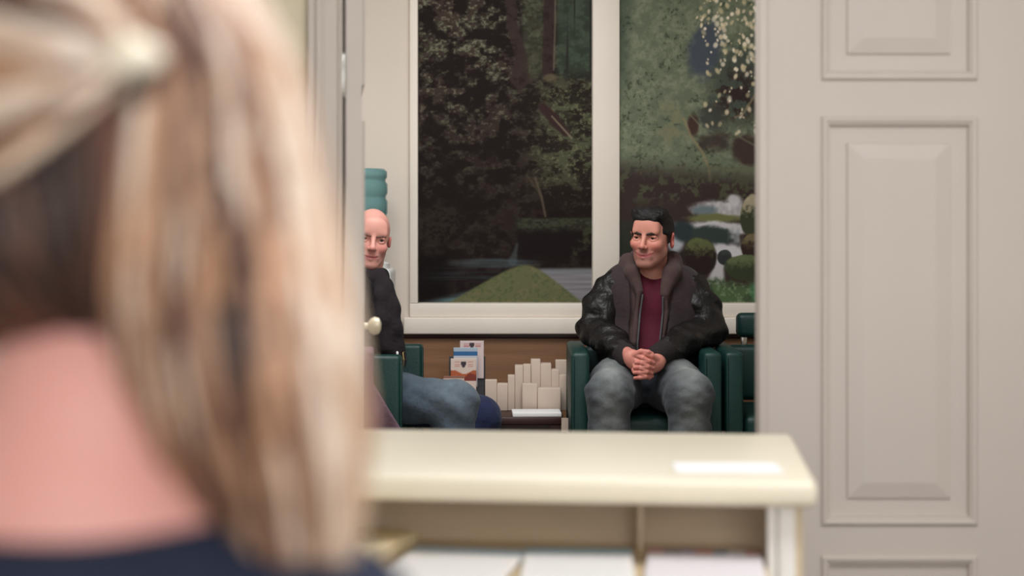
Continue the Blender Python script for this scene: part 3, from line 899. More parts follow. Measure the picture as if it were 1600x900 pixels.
def head_mesh(smile=0.0, h=0.0025, base=(214, 150, 132), lip=(176, 92, 92), stubble=0.0, scalp=0.0, cheek=(208, 118, 108), wide=1.0, ear=1.0):
    F = Field((-0.12, -0.15, -0.24), (0.12, 0.14, 0.14), h)
    F.ell((0, 0.014, 0.030), (0.074 * wide, 0.094, 0.088), 0.01)
    F.ell((0, -0.030, -0.040), (0.060 * wide, 0.058, 0.078), 0.03)
    for s in (-1, 1):
        F.cap((s * 0.050, 0.000, -0.056), (s * 0.020, -0.070, -0.100), 0.014, 0.014, 0.03)
        F.ell((s * 0.040, -0.062, -0.030 + 0.006 * smile), (0.023 + .002 * smile, 0.022 + .004 * smile, 0.022), 0.02)
    F.ell((0, -0.078, -0.100), (0.024, 0.017, 0.017), 0.02)
    F.cap((-0.040, -0.073, 0.026), (0.040, -0.073, 0.026), 0.013, 0.013, 0.015)
    F.ell((0, -0.068, 0.055), (0.050, 0.024, 0.035), 0.03)
    for s in (-1, 1):
        F.ell((s * 0.033, -0.096, 0.004), (0.019, 0.014, 0.012), 0.012, True)
    # nose
    F.cap((0, -0.084, 0.018), (0, -0.108, -0.026), 0.0075, 0.0105, 0.012)
    F.ell((0, -0.110, -0.031), (0.0125, 0.0115, 0.0105), 0.006)
    for s in (-1, 1):
        F.ell((s * 0.0125, -0.100, -0.034), (0.0085, 0.011, 0.0085), 0.005)
        F.ell((s * 0.006, -0.112, -0.0425), (0.0035, 0.004, 0.003), 0.003, True)
    # mouth
    up = 0.012 * smile; wd = 0.025 + 0.010 * smile; sq = 0.0003 + 0.0007 * smile
    F.ell((0, -0.080, -0.068), (0.032, 0.016, 0.02), 0.015)
    F.chain([(-wd, -0.082, -0.066 + up), (0, -0.094, -0.0615), (wd, -0.082, -0.066 + up)], [0.003, 0.0062, 0.003], 0.005)
    F.chain([(-wd * .85, -0.082, -0.069 + up * .7), (0, -0.092, -0.0755), (wd * .85, -0.082, -0.069 + up * .7)], [0.003, 0.0070, 0.003], 0.005)
    F.chain([(-wd - .003, -0.086, -0.067 + up * 1.1), (-wd * .5, -0.098, -0.0685 + up * .2), (0, -0.102, -0.0690), (wd * .5, -0.098, -0.0685 + up * .2),
             (wd + .003, -0.086, -0.067 + up * 1.1)], [0.0026, 0.0024, 0.0022, 0.0024, 0.0026], 0.003, True)
    for s in (-1, 1):
        F.chain([(s * 0.022, -0.099, -0.036), (s * 0.035, -0.089, -0.052), (s * (0.037 + .003 * smile), -0.081, -0.070)],
                [0.0026, 0.003 + .0014 * smile, 0.002], 0.007, True)
        # eyelids
        F.chain([(s * 0.050, -0.072, 0.002), (s * 0.042, -0.082, 0.0095 - sq), (s * 0.032, -0.086, 0.0115 - sq), (s * 0.020, -0.081, 0.004)], [0.003, 0.0036, 0.0036, 0.003], 0.004)
        F.chain([(s * 0.049, -0.072, 0.000), (s * 0.041, -0.081, -0.0065 + sq), (s * 0.031, -0.083, -0.0080 + sq), (s * 0.020, -0.080, 0.000)], [0.003, 0.0036, 0.0036, 0.003], 0.004)
        # ears
        F.ell((s * (0.076 + .006 * ear) * wide, 0.018, -0.008), (0.0075, 0.021 * ear, 0.033 * ear), 0.006, False, (0.15, 0, s * 0.65 * ear))
        F.ell((s * (0.084 + .007 * ear) * wide, 0.009, -0.004), (0.005, 0.010, 0.018), 0.006, True, (0.15, 0, s * 0.65 * ear))
    F.cap((0, 0.030, -0.050), (0, 0.042, -0.22), 0.054, 0.060, 0.025)
    v, f = F.mesh()
    x, y, z = v.T
    c = np.tile(lin(base), (len(v), 1))
    def mix(col, m):
        nonlocal c
        m = np.clip(m, 0, 1)[:, None]; c = c * (1 - m) + lin(col) * m
    for s in (-1, 1):
        mix(cheek, .6 * np.exp(-(((x - s * .044) / .022) ** 2 + ((z + .032) / .020) ** 2)) * (y < -.03))
        mix(cheek, .7 * (np.abs(x) > .074 * wide) * (y > -.02) * (z < .03) * (z > -.05))
    mix(cheek, .5 * np.exp(-((x / .013) ** 2 + ((z + .033) / .012) ** 2)) * (y < -.08))
    jaw = sstep(-.030, -.050, z) * (y < .02) * sstep(-.135, -.115, z) * sstep(.085, .05, np.abs(x) * .5)
    stache = np.exp(-((x / .026) ** 2 + ((z + .054) / .007) ** 2)) * (y < -.07)
    mix((108, 78, 72), stubble * np.clip(jaw * (1 - .7 * np.exp(-(((np.abs(x) - .04) / .02) ** 2 + ((z + .045) / .018) ** 2))) + stache, 0, 1))
    zl = z - up * (np.abs(x) / wd) ** 2
    mix(lip, .85 * sstep(wd * 1.02, wd * .8, np.abs(x)) * np.exp(-((zl + .0685) / .0085) ** 4) * (y < -.078))
    mix((104, 44, 46), .85 * (np.abs(x) < wd + .003) * np.exp(-((z - up * 1.1 * np.minimum(1, np.abs(x) / wd) ** 2.2 + .0688) / .0022) ** 2) * (y < -.075))
    if scalp:
        hl = sstep(.0, .02, y - .005) * sstep(.075, .035, z) * sstep(-.075, -.05, z) * (np.abs(x) > .03)
        mix((112, 88, 82), scalp * hl)
    return v, f, c

def eye_parts(parent, T, scale, off, iris=(70, 50, 40), gaze=(0, 0)):
    g = Vector((gaze[0], -1, gaze[1])).normalized()
    bm = bmesh.new()
    bmesh.ops.create_uvsphere(bm, u_segments=24, v_segments=16, radius=0.0118)
    me0 = bpy.data.meshes.new('eyeball'); bm.to_mesh(me0); bm.free()
    v0 = np.array([p.co for p in me0.vertices])
    dots = (v0 / 0.0118) @ np.array(g)
    c = np.tile(lin((176, 156, 148)), (len(v0), 1))
    c[dots > .80] = lin(iris); c[dots > .94] = lin((12, 10, 10))
    faces = [tuple(p.vertices) for p in me0.polygons]
    for s in (-1, 1):
        p = (v0 + np.array((s * 0.033, -0.0715, 0.002))) * scale
        p = p @ T[0].T + T[1] - np.array(off)
        link('eye', mesh_from('eye', p, faces, True, c), 'eye', parent)

def brows(parent, T, scale, off, m, h=0.0018, lift=0.0):
    for s in (-1, 1):
        F = Field((-0.07, -0.12, 0.0), (0.07, -0.05, 0.06), h)
        F.chain([(s * 0.013, -0.0925, 0.0165 + lift * .5), (s * 0.030, -0.0910, 0.0205 + lift), (s * 0.050, -0.0765, 0.017)], [0.0042, 0.0046, 0.0025], 0.004)
        v, f = F.mesh()
        v = (v * scale) @ T[0].T + T[1] - np.array(off)
        link('eyebrow', mesh_from('eyebrow', v, f, True), m, parent)

def place(v, T, scale=1.0):
    return (v * scale) @ T[0].T + T[1]

def coarse(field, col):
    v, f = field.mesh()
    return v, f, np.tile(lin(col), (len(v), 1))

# ---------------- the smiling man in the open jacket
SK1 = (208, 142, 124)
manA = empty('person', (0.50, 6.40, 0.0))
tag(manA, 'man in open dark jacket, burgundy shirt and faded jeans, smiling with clasped hands', 'person')
OA = np.array(manA.location)
TA = (rot3(math.radians(-24), math.radians(2), math.radians(3)), np.array([0.540, 6.440, 1.118]))
sA = 0.97
hv, hf, hc = head_mesh(1.0, 0.0018, SK1, (186, 98, 98), 0.5, 0)
hv = place(hv, TA, sA)
B = Field((0.15, 5.9, 0.02), (0.95, 6.75, 1.02), 0.009)
B.ell((0.545, 6.52, 0.84), (0.165, 0.10, 0.19), 0.04).ell((0.53, 6.49, 0.66), (0.15, 0.11, 0.15), 0.05)
B.cap((0.42, 6.51, 0.93), (0.67, 6.51, 0.93), 0.055, 0.055, 0.05)
B.cap((0.55, 6.50, 0.92), (0.545, 6.475, 1.02), 0.058, 0.056, 0.03)
B.ell((0.50, 6.46, 0.57), (0.16, 0.12, 0.09), 0.05)
AS = [((0.392, 6.51, 0.915), (0.325, 6.47, 0.765), (0.428, 6.155, 0.680)), ((0.702, 6.51, 0.915), (0.762, 6.47, 0.765), (0.545, 6.155, 0.690))]
for (a, b, c_) in AS:
    B.chain([a, b, c_], [0.052, 0.044, 0.030], 0.03)
KN = [((0.435, 6.43, 0.565), (0.352, 6.01, 0.560), (0.345, 6.05, 0.09)), ((0.565, 6.43, 0.565), (0.642, 6.01, 0.560), (0.650, 6.05, 0.09))]
for (a, b, c_) in KN:
    B.chain([a, b, c_], [0.085, 0.06, 0.04], 0.03)
    B.cap((c_[0], c_[1], 0.06), (c_[0], c_[1] - 0.13, 0.045), 0.04, 0.03, 0.02)
# clasped hands, fine grid
HC = np.array([0.482, 6.085, 0.660])
Hd = Field((-0.13, -0.085, -0.09), (0.13, 0.12, 0.10), 0.0022)
for s in (-1, 1):
    Hd.ell((s * 0.040, 0.004, 0.008), (0.035, 0.026, 0.040), 0.01, False, (0, s * 0.35, s * 0.4))
    Hd.cap((s * 0.055, 0.015, 0.018), (s * 0.072, 0.090, 0.030), 0.028, 0.028, 0.02)
    for i in range(4):
        z = 0.026 - 0.0205 * i - (0.0 if s < 0 else 0.0100)
        ln = (1.0, 1.08, 1.0, 0.82)[i]
        p0 = (s * 0.036, -0.016, z + 0.006)
        p1 = (s * 0.012, -0.041 - (0.003 if i in (1, 2) else 0), z + 0.001)
        p2 = (-s * 0.014 * ln, -0.043, z - 0.006)
        p3 = (-s * 0.034 * ln, -0.030, z - 0.012)
        Hd.chain([p0, p1, p2, p3], [0.0105, 0.0095, 0.0086, 0.0076], 0.0022)
    zt = 0.050 if s < 0 else 0.040
    Hd.chain([(s * 0.046, -0.010, 0.030), (s * 0.022, -0.030, zt), (-s * 0.006, -0.034, zt + 0.003), (-s * 0.022, -0.028, zt - 0.001)],
             [0.013, 0.0115, 0.0098, 0.008], 0.003)
hdv, hdf = Hd.mesh()
hdc = np.tile(lin((205, 134, 120)), (len(hdv), 1))
kn = np.exp(-((hdv[:, 1] + 0.045) / 0.008) ** 2)[:, None] * 0.35
hdc = hdc * (1 - kn) + lin((196, 108, 98)) * kn
Rh = np.array(Matrix.Rotation(math.radians(10), 3, 'Y'))
hdv = (hdv * 0.92) @ Rh.T + HC
bv, bf, bc = coarse(B, SK1)
V, Fc, C = join([(hv, hf, hc), (bv, bf, bc), (hdv, hdf, hdc)])
link('body', mesh_from('body', V - OA, Fc, True, C), 'skin', manA)
eye_parts(manA, TA, sA, OA, (62, 42, 34), (-0.10, 0.0))
brows(manA, TA, sA, OA, 'brow_hair')
# hair
Hr = Field((-0.11, -0.14, -0.10), (0.11, 0.14, 0.16), 0.0026)
Hr.ell((0, 0.020, 0.036), (0.0815, 0.098, 0.090), 0.01)
for i in range(40):
    a = random.uniform(-1, 1)
    Hr.cap((a * 0.055, -0.040 + random.uniform(-.01, .05), 0.098), (a * 0.060 + random.uniform(-.010, .010), -0.070 + random.uniform(-.004, .06), 0.108 - .016 * a * a + random.uniform(-.006, .008)), 0.016, 0.007, 0.012)
Hr.ell((0, -0.050, 0.080), (0.062, 0.042, 0.034), 0.02)
Hr.rbox((0, -0.135, -0.028), (0.0595, 0.090, 0.090), 0.012, 0.008, True, (math.radians(-6), 0, 0))
Hr.rbox((0, -0.10, -0.10), (0.2, 0.100, 0.112), 0.01, 0.01, True)
Hr.rbox((0, 0.03, -0.14), (0.2, 0.2, 0.088), 0.01, 0.01, True, (math.radians(-14), 0, 0))
for s in (-1, 1):
    Hr.cap((s * 0.0735, -0.012, 0.025), (s * 0.0745, -0.008, -0.012), 0.008, 0.004, 0.01)
    Hr.ell((s * 0.092, 0.018, -0.008), (0.016, 0.024, 0.036), 0.005, True)
Hr.ripple(0.0022, [(90, 40, 160), (-120, 60, 120), (150, 20, -90)], 3)
v, f = Hr.mesh()
link('hair', mesh_from('hair', place(v, TA, sA) - OA, f, True), 'black_hair', manA)
# burgundy shirt
T_ = Field((0.30, 6.28, 0.50), (0.80, 6.68, 1.02), 0.0065)
T_.ell((0.545, 6.515, 0.83), (0.178, 0.118, 0.20), 0.04).ell((0.53, 6.48, 0.66), (0.165, 0.130, 0.15), 0.05)
T_.cap((0.43, 6.515, 0.93), (0.66, 6.515, 0.93), 0.062, 0.062, 0.05)
T_.ell((0.545, 6.43, 1.015), (0.058, 0.10, 0.052), 0.01, True)
T_.ripple(0.004, [(12, 8, 34), (25, 10, -30)], 5)
organic('shirt', T_, 'tshirt', manA, None, OA)
# open front of hoodie and jacket
def opening(wtop, wbot, ztop=0.95, zbot=0.60, cx0=0.535, cx1=0.515):
    def fn(X, Y, Z):
        t = np.clip((Z - zbot) / (ztop - zbot), 0, 1.15)
        w = wbot + (wtop - wbot) * t
        cx = cx1 + (cx0 - cx1) * t
        return np.where(Y < 6.50, w - np.abs(X - cx), -1.0) + 0 * Z
    return fn
Hd2 = Field((0.28, 6.24, 0.52), (0.84, 6.70, 1.10), 0.0065)
Hd2.ell((0.545, 6.515, 0.83), (0.188, 0.130, 0.205), 0.04).ell((0.53, 6.48, 0.66), (0.175, 0.140, 0.155), 0.05)
Hd2.cap((0.43, 6.515, 0.93), (0.66, 6.515, 0.93), 0.070, 0.070, 0.05)
Hd2.cut(opening(0.050, 0.048))
# hood bunched round the neck
Hd2.chain([(0.488, 6.385, 0.915), (0.462, 6.42, 0.985), (0.456, 6.50, 1.020), (0.50, 6.575, 1.025), (0.575, 6.580, 1.025), (0.628, 6.50, 1.025), (0.618, 6.415, 0.985), (0.585, 6.375, 0.905)],
          [0.016, 0.026, 0.032, 0.040, 0.040, 0.034, 0.030, 0.018], 0.02)
Hd2.chain([(0.640, 6.52, 0.995), (0.62, 6.58, 0.985), (0.54, 6.61, 0.98), (0.46, 6.58, 0.985), (0.445, 6.52, 0.99)], [0.03, 0.038, 0.04, 0.038, 0.026], 0.02)
Hd2.chain([(0.488, 6.378, 0.91), (0.478, 6.375, 0.83), (0.466, 6.34, 0.72), (0.462, 6.335, 0.62)], [0.012, 0.010, 0.010, 0.010], 0.01)
Hd2.chain([(0.588, 6.368, 0.90), (0.588, 6.372, 0.83), (0.574, 6.34, 0.72), (0.566, 6.335, 0.62)], [0.012, 0.010, 0.010, 0.010], 0.01)
Hd2.ripple(0.003, [(30, 25, 22), (-22, 40, 30)], 8)
hoodie = organic('hoodie', Hd2, 'hoodie', manA, None, OA)
for s, pts in ((-1, [(0.500, 6.366, 0.90), (0.490, 6.362, 0.83), (0.478, 6.328, 0.72), (0.474, 6.322, 0.62)]),
               (1, [(0.576, 6.356, 0.89), (0.576, 6.358, 0.83), (0.562, 6.328, 0.72), (0.554, 6.322, 0.62)])):
    Z = Field((0.42, 6.28, 0.58), (0.64, 6.42, 0.94), 0.003)
    Z.chain(pts, [0.0042] * 4, 0.001)
    organic('zip_edge', Z, 'grey_plastic', hoodie, None, OA)
J = Field((0.22, 6.20, 0.50), (0.90, 6.72, 1.06), 0.007)
J.ell((0.545, 6.515, 0.83), (0.203, 0.146, 0.205), 0.05).ell((0.53, 6.48, 0.66), (0.200, 0.158, 0.165), 0.06)
J.cap((0.425, 6.515, 0.925), (0.665, 6.515, 0.925), 0.080, 0.080, 0.05)
J.cut(opening(0.085, 0.062))
J.ell((0.545, 6.47, 1.01), (0.095, 0.14, 0.075), 0.02, True)
J.ripple(0.006, [(30, 4, 10), (14, 10, 36), (44, 6, -16)], 9)
jk = organic('jacket', J, 'jacket_wool', manA, None, OA)
for (a, b, c_), s in zip(AS, (-1, 1)):
    L = Field((0.15, 6.0, 0.55), (0.95, 6.70, 1.06), 0.006)
    a, b, c_ = map(np.array, (a, b, c_))
    a2 = a + np.array((-s * 0.010, 0.0, -0.004))
    L.chain([a2, (a2 + b) / 2 + np.array((s * .008, 0, 0)), b, (b + c_) / 2, c_ + (b - c_) * 0.16], [0.080, 0.076, 0.064, 0.060, 0.048], 0.03)
    L.ell(b + np.array((s * .004, 0.0, -.012)), (0.062, 0.07, 0.055), 0.03)
    L.ripple(0.0085, [(46, 30, 52), (60, -25, 34), (-22, 70, 50), (20, 16, 95)], 20 + s)
    sl = organic('sleeve', L, 'leather_black', manA, None, OA)
    Cf = Field((0.25, 6.0, 0.55), (0.75, 6.4, 0.85), 0.004)
    d = (b - c_) / np.linalg.norm(b - c_)
    q = c_ - d * 0.022
    Cf.cap(q, q + d * 0.085, 0.036, 0.045, 0.004)
    for i in range(6):
        r_ = q + d * (0.004 + 0.013 * i)
        Cf.cap(r_, r_ + d * 0.001, 0.0405 + .0008 * i, None, 0.004)
    organic('cuff', Cf, 'rib_black', sl, None, OA)
# jeans and shoes
Jn = Field((0.18, 5.86, 0.04), (0.82, 6.66, 0.74), 0.0075)
Jn.ell((0.50, 6.46, 0.575), (0.178, 0.135, 0.108), 0.05)
for (a, b, c_), s in zip(KN, (-1, 1)):
    Jn.chain([a, (np.array(a) + np.array(b)) / 2 + np.array((0, 0, .006)), b], [0.100, 0.096, 0.083], 0.05)
    Jn.chain([b, (b[0], b[1] + .01, 0.40), c_], [0.080, 0.074, 0.066], 0.03)
    Jn.chain([(b[0] - s * .06, b[1] + .05, .50), (b[0], b[1] + .09, .47)], [0.02, 0.03], 0.03)
Jn.ripple(0.0045, [(20, 30, 44), (60, -12, 54), (-40, 52, 100), (55, 20, 130)], 31)
def denimA(v):
    base = np.tile(lin((42, 47, 56)), (len(v), 1))
    m = 0
    for (a, b, c_) in KN:
        m = m + np.exp(-(((v[:, 0] - (b[0] + .0)) / .055) ** 2)) * np.exp(-((v[:, 1] - 6.04) / .17) ** 2) * sstep(.10, .50, v[:, 2])
    m = np.clip(m, 0, 1)[:, None] * .9
    return base * (1 - m) + lin((136, 140, 138)) * m
organic('jeans', Jn, 'denim', manA, denimA, OA)
def shoe_pair(parent, spots, off, fwd=(0, -1), m='shoe'):
    fx, fy = fwd
    for (x, y) in spots:
        S = Field((x - .3, y - .3, -0.01), (x + .3, y + .3, 0.16), 0.006)
        S.cap((x - fx * .05, y - fy * .05, 0.05), (x + fx * .16, y + fy * .16, 0.040), 0.045, 0.040, 0.02)
        S.cap((x, y, 0.06), (x, y, 0.11), 0.045, 0.045, 0.03)
        S.cut(lambda X, Y, Z: -(Z - 0.002) + 0 * X + 0 * Y)
        organic('shoe', S, m, parent, None, off)
shoe_pair(manA, [(0.345, 6.05), (0.640, 6.05)], OA)

# ---------------- the bald man sitting sideways
SK2 = (218, 156, 142)
manB = empty('person', (-0.62, 6.30, 0.0))
tag(manB, 'bald man in dark coat and scarf sitting sideways, partly behind the open door', 'person')
OB = np.array(manB.location)
TB = (rot3(math.radians(10), math.radians(4), math.radians(8)), np.array([-0.532, 6.285, 1.118]))
sB = 0.94
hv, hf, hc = head_mesh(0.15, 0.0025, SK2, (186, 104, 104), 0.25, 0.75, (212, 124, 118), 0.98, 0.7)
hv = place(hv, TB, sB)
B = Field((-0.95, 5.95, 0.02), (0.02, 6.70, 1.06), 0.009)
B.ell((-0.60, 6.30, 0.80), (0.12, 0.17, 0.19), 0.04).ell((-0.62, 6.30, 0.64), (0.12, 0.15, 0.14), 0.05)
B.cap((-0.585, 6.17, 0.92), (-0.585, 6.43, 0.92), 0.055, 0.055, 0.05)
B.cap((-0.575, 6.30, 0.92), (-0.540, 6.305, 1.03), 0.058, 0.055, 0.03)
AB = [((-0.59, 6.13, 0.905), (-0.64, 6.115, 0.735), (-0.575, 6.22, 0.660)), ((-0.59, 6.47, 0.905), (-0.64, 6.47, 0.735), (-0.575, 6.38, 0.660))]
for (a, b, c_) in AB:
    B.chain([a, b, c_], [0.05, 0.043, 0.028], 0.03)
    h0 = np.array(c_); sg = 1 if a[1] < 6.3 else -1
    B.ell(h0 + np.array((0.04, 0.02 * sg, 0)), (0.045, 0.03, 0.022), 0.01)
KB = [((-0.60, 6.20, 0.535), (-0.208, 6.12, 0.512), (-0.185, 6.13, 0.09)), ((-0.60, 6.40, 0.530), (-0.128, 6.37, 0.430), (-0.060, 6.37, 0.09))]
for (a, b, c_) in KB:
    B.chain([a, b, c_], [0.085, 0.058, 0.04], 0.03)
    B.cap((c_[0], c_[1], 0.06), (c_[0] + 0.13, c_[1], 0.045), 0.04, 0.03, 0.02)
Hf = Field((-0.66, 6.12, 0.58), (-0.40, 6.48, 0.74), 0.0035)
for (a, b, c_) in AB:
    h0 = np.array(c_); sg = 1 if a[1] < 6.3 else -1
    Hf.ell(h0 + np.array((0.035, 0.012 * sg, 0)), (0.045, 0.034, 0.016), 0.01)
    Hf.cap(h0 - np.array((0.03, 0.02 * sg, -0.004)), h0 + np.array((0.02, 0, 0)), 0.026, 0.026, 0.015)
    for i in range(4):
        o_ = (i - 1.5) * 0.016
        p0 = h0 + np.array((0.07, 0.012 * sg + o_, 0.0)); ln = (0.9, 1.05, 1.0, 0.8)[i]
        Hf.chain([p0, p0 + np.array((0.028 * ln, 0.006 * sg, -0.003)), p0 + np.array((0.05 * ln, 0.012 * sg, -0.018))], [0.009, 0.0085, 0.007], 0.003)
    Hf.chain([h0 + np.array((0.02, 0.03 * sg, 0.002)), h0 + np.array((0.045, 0.052 * sg, 0.002)), h0 + np.array((0.068, 0.056 * sg, -0.004))], [0.012, 0.010, 0.008], 0.004)
bv, bf, bc = coarse(B, SK2)
V, Fc, C = join([(hv, hf, hc), (bv, bf, bc), coarse(Hf, SK2)])
link('body', mesh_from('body', V - OB, Fc, True, C), 'skin', manB)
eye_parts(manB, TB, sB, OB, (70, 62, 58), (0.12, -0.05))
brows(manB, TB, sB, OB, 'brow_light', 0.0018, -0.001)
Sw = Field((-0.85, 6.0, 0.48), (-0.36, 6.62, 1.06), 0.0075)
Sw.ell((-0.60, 6.30, 0.80), (0.140, 0.185, 0.20), 0.05).ell((-0.62, 6.30, 0.64), (0.140, 0.165, 0.145), 0.05)
Sw.cap((-0.58, 6.17, 0.92), (-0.58, 6.43, 0.92), 0.066, 0.066, 0.05)
Sw.ripple(0.004, [(20, 20, 40), (34, -12, 22)], 41)
organic('sweater', Sw, 'dark_sweater', manB, None, OB)
Jc = Field((-0.95, 5.95, 0.44), (-0.30, 6.68, 1.06), 0.0075)
Jc.ell((-0.63, 6.30, 0.80), (0.150, 0.200, 0.22), 0.05).ell((-0.65, 6.30, 0.62), (0.155, 0.185, 0.17), 0.05)
Jc.cap((-0.60, 6.17, 0.915), (-0.60, 6.43, 0.915), 0.078, 0.078, 0.05)
Jc.cut(lambda X, Y, Z: np.where(X > -0.60, 0.075 - np.abs(Y - 6.29), -1) + 0 * Z)
for (a, b, c_) in AB:
    a, b, c_ = map(np.array, (a, b, c_))
    Jc.chain([a, b, c_ + (b - c_) * .1], [0.078, 0.064, 0.046], 0.04)
Jc.ripple(0.007, [(30, 26, 34), (44, -22, 20), (-20, 40, 60)], 42)
organic('coat', Jc, 'dark_jacket', manB, None, OB)
# scarf: round the neck, long end falling over the chest on the camera side
Sc = Field((-0.80, 6.00, 0.60), (-0.33, 6.62, 1.10), 0.006)
Sc.chain([(-0.490, 6.24, 0.925), (-0.505, 6.210, 0.965), (-0.60, 6.21, 0.975), (-0.645, 6.30, 0.985), (-0.60, 6.395, 0.985), (-0.51, 6.40, 0.965), (-0.480, 6.34, 0.930)],
         [0.030, 0.034, 0.038, 0.040, 0.038, 0.034, 0.030], 0.02)
Sc.chain([(-0.500, 6.210, 0.975), (-0.472, 6.175, 0.930), (-0.448, 6.165, 0.86), (-0.438, 6.160, 0.78), (-0.428, 6.160, 0.705)], [0.026, 0.030, 0.034, 0.036, 0.034], 0.02)
Sc.chain([(-0.500, 6.220, 0.955), (-0.495, 6.150, 0.90), (-0.480, 6.125, 0.82), (-0.468, 6.120, 0.72)], [0.026, 0.030, 0.032, 0.030], 0.02)
Sc.ripple(0.007, [(90, 30, 10), (70, -50, 14), (50, 60, -16)], 43)
scarf = organic('scarf', Sc, 'scarf', manB, None, OB)
for i in range(9):
    x = -0.470 + 0.0095 * i
    Fr = Field((x - .02, 6.09, 0.62), (x + .02, 6.19, 0.72), 0.003)
    yy = 6.135 + 0.012 * math.sin(i * 2.1)
    Fr.chain([(x, yy, 0.70), (x + .003, yy - .004, 0.672), (x + .001, yy - .002, 0.648)], [0.005, 0.004, 0.0028], 0.002)
    organic('fringe', Fr, ['scarf', 'brass', 'scarf', 'scarf', 'scarf', 'paper', 'scarf', 'brass', 'scarf'][i], scarf, None, OB)
Jn = Field((-0.85, 5.98, 0.04), (0.05, 6.58, 0.72), 0.0075)
Jn.ell((-0.63, 6.30, 0.55), (0.125, 0.17, 0.09), 0.04)
for (a, b, c_) in KB:
    Jn.chain([a, (np.array(a) + np.array(b)) / 2 + np.array((0, 0, .004)), b], [0.090, 0.088, 0.080], 0.03)
    Jn.chain([b, (b[0] - .005, b[1], 0.38), c_], [0.082, 0.074, 0.066], 0.03)
Jn.ripple(0.0055, [(34, 20, 44), (-14, 40, 24), (52, -16, 60)], 44)
def denimB(v):
    base = np.tile(lin((60, 72, 84)), (len(v), 1))
    m = (np.exp(-((v[:, 0] + .19) / .12) ** 2) * sstep(.35, .58, v[:, 2]) * .55)[:, None]
    base = base * (1 - m) + lin((110, 122, 132)) * m
    k = sstep(6.235, 6.265, v[:, 1])[:, None]          # far leg in the same denim, its shade put into the colour
    return base * (1 - k) + lin((30, 38, 72)) * k
organic('jeans', Jn, 'denim', manB, denimB, OB)
shoe_pair(manB, [(-0.185, 6.13), (-0.060, 6.37)], OB, (1, 0))

# plum coat laid over the near armrest of the sideways chair
Pc = Field((-0.75, 5.86, 0.28), (-0.30, 6.20, 0.80), 0.006)
def coat_fn(X, Y, Z):
    yf = 5.968 + 0.008 * np.sin(60 * X + 9 * Z) + 0.006 * np.sin(34 * X - 22 * Z)
    sheet = np.abs(Y - yf) - 0.009
    edge = np.maximum(X + 0.497 - 0.62 * np.clip(0.60 - Z, 0, 1), 0.34 - Z)
    edge = np.maximum(edge, Z - 0.715)
    return np.maximum(np.maximum(sheet, edge), -(X + 0.72))
Pc.put(lambda X, Y, Z: coat_fn(X, Y, Z) + 0 * X, (-0.74, 5.90, 0.30), (-0.32, 6.06, 0.76), 0.002, False)
Pc.rbox((-0.605, 6.005, 0.717), (0.105, 0.045, 0.012), 0.010, 0.012)
pc = organic('coat', Pc, 'plum_cloth', None)
tag(pc, 'plum coloured coat draped over the near armrest of the sideways chair', 'coat')

# ---------------- the blonde woman in the foreground, seen from behind
woman = empty('person', (-0.28, 1.14, 0.0))
tag(woman, 'blonde woman in a navy top seen from behind, close to the camera', 'person')
OW = np.array(woman.location)
SK3 = (222, 160, 150)
WD = 1.10
TW = (rot3(math.radians(180 - 12), math.radians(-4), 0), np.array([-0.275, 1.13, 1.275]))
hv, hf, hc = head_mesh(0.0, 0.0035, SK3, (190, 100, 100), 0, 0)
hv = place(hv, TW, 0.98)
B = Field((-0.70, 0.90, 0.02), (0.16, 1.75, 1.16), 0.008)
B.cap((-0.275, 1.115, 1.16), (-0.280, 1.090, 1.04), 0.052, 0.058, 0.03)
B.cap((-0.275, 1.095, 1.075), (-0.300, 1.085, 1.00), 0.066, 0.085, 0.06)
B.ell((-0.28, 1.10, 0.86), (0.150, 0.095, 0.20), 0.06).ell((-0.28, 1.12, 0.62), (0.14, 0.105, 0.17), 0.06)
B.chain([(-0.420, 1.10, 0.945), (-0.28, 1.095, 0.99), (-0.140, 1.10, 0.945)], [0.046, 0.055, 0.046], 0.07)
B.ell((-0.28, 1.12, 0.54), (0.17, 0.13, 0.10), 0.05)
for s in (-1, 1):
    B.chain([(-0.28 + s * 0.155, 1.10, 0.935), (-0.28 + s * 0.205, 1.12, 0.74), (-0.28 + s * 0.13, 1.34, 0.64)], [0.046, 0.040, 0.028], 0.03)
    hh = np.array((-0.28 + s * 0.115, 1.39, 0.63))
    B.ell(hh, (0.034, 0.045, 0.018), 0.015)
    for i in range(4):
        p0 = hh + np.array(((i - 1.5) * 0.017, 0.035, 0)); B.chain([p0, p0 + np.array((0, 0.035, -0.004)), p0 + np.array((0, 0.062, -0.016))], [0.0085, 0.008, 0.007], 0.003)
    B.chain([hh + np.array((-s * 0.03, -0.01, 0)), hh + np.array((-s * 0.052, 0.02, 0)), hh + np.array((-s * 0.056, 0.045, -0.004))], [0.011, 0.01, 0.008], 0.004)
    B.chain([(-0.28 + s * 0.09, 1.12, 0.55), (-0.28 + s * 0.10, 1.54, 0.54), (-0.28 + s * 0.10, 1.54, 0.08)], [0.085, 0.055, 0.038], 0.03)
    B.cap((-0.28 + s * 0.10, 1.54, 0.05), (-0.28 + s * 0.10, 1.68, 0.04), 0.038, 0.03, 0.02)
V, Fc, C = join([(hv, hf, hc), coarse(B, SK3)])
link('body', mesh_from('body', V - OW, Fc, True, C), 'skin', woman)
eye_parts(woman, TW, 0.98, OW)
Tp = Field((-0.70, 0.90, 0.45), (0.16, 1.50, 1.10), 0.007)
Tp.ell((-0.28, 1.10, 0.86), (0.162, 0.110, 0.21), 0.06).ell((-0.28, 1.12, 0.62), (0.155, 0.12, 0.18), 0.06)
Tp.chain([(-0.425, 1.10, 0.942), (-0.28, 1.095, 0.99), (-0.135, 1.10, 0.942)], [0.054, 0.064, 0.054], 0.06)
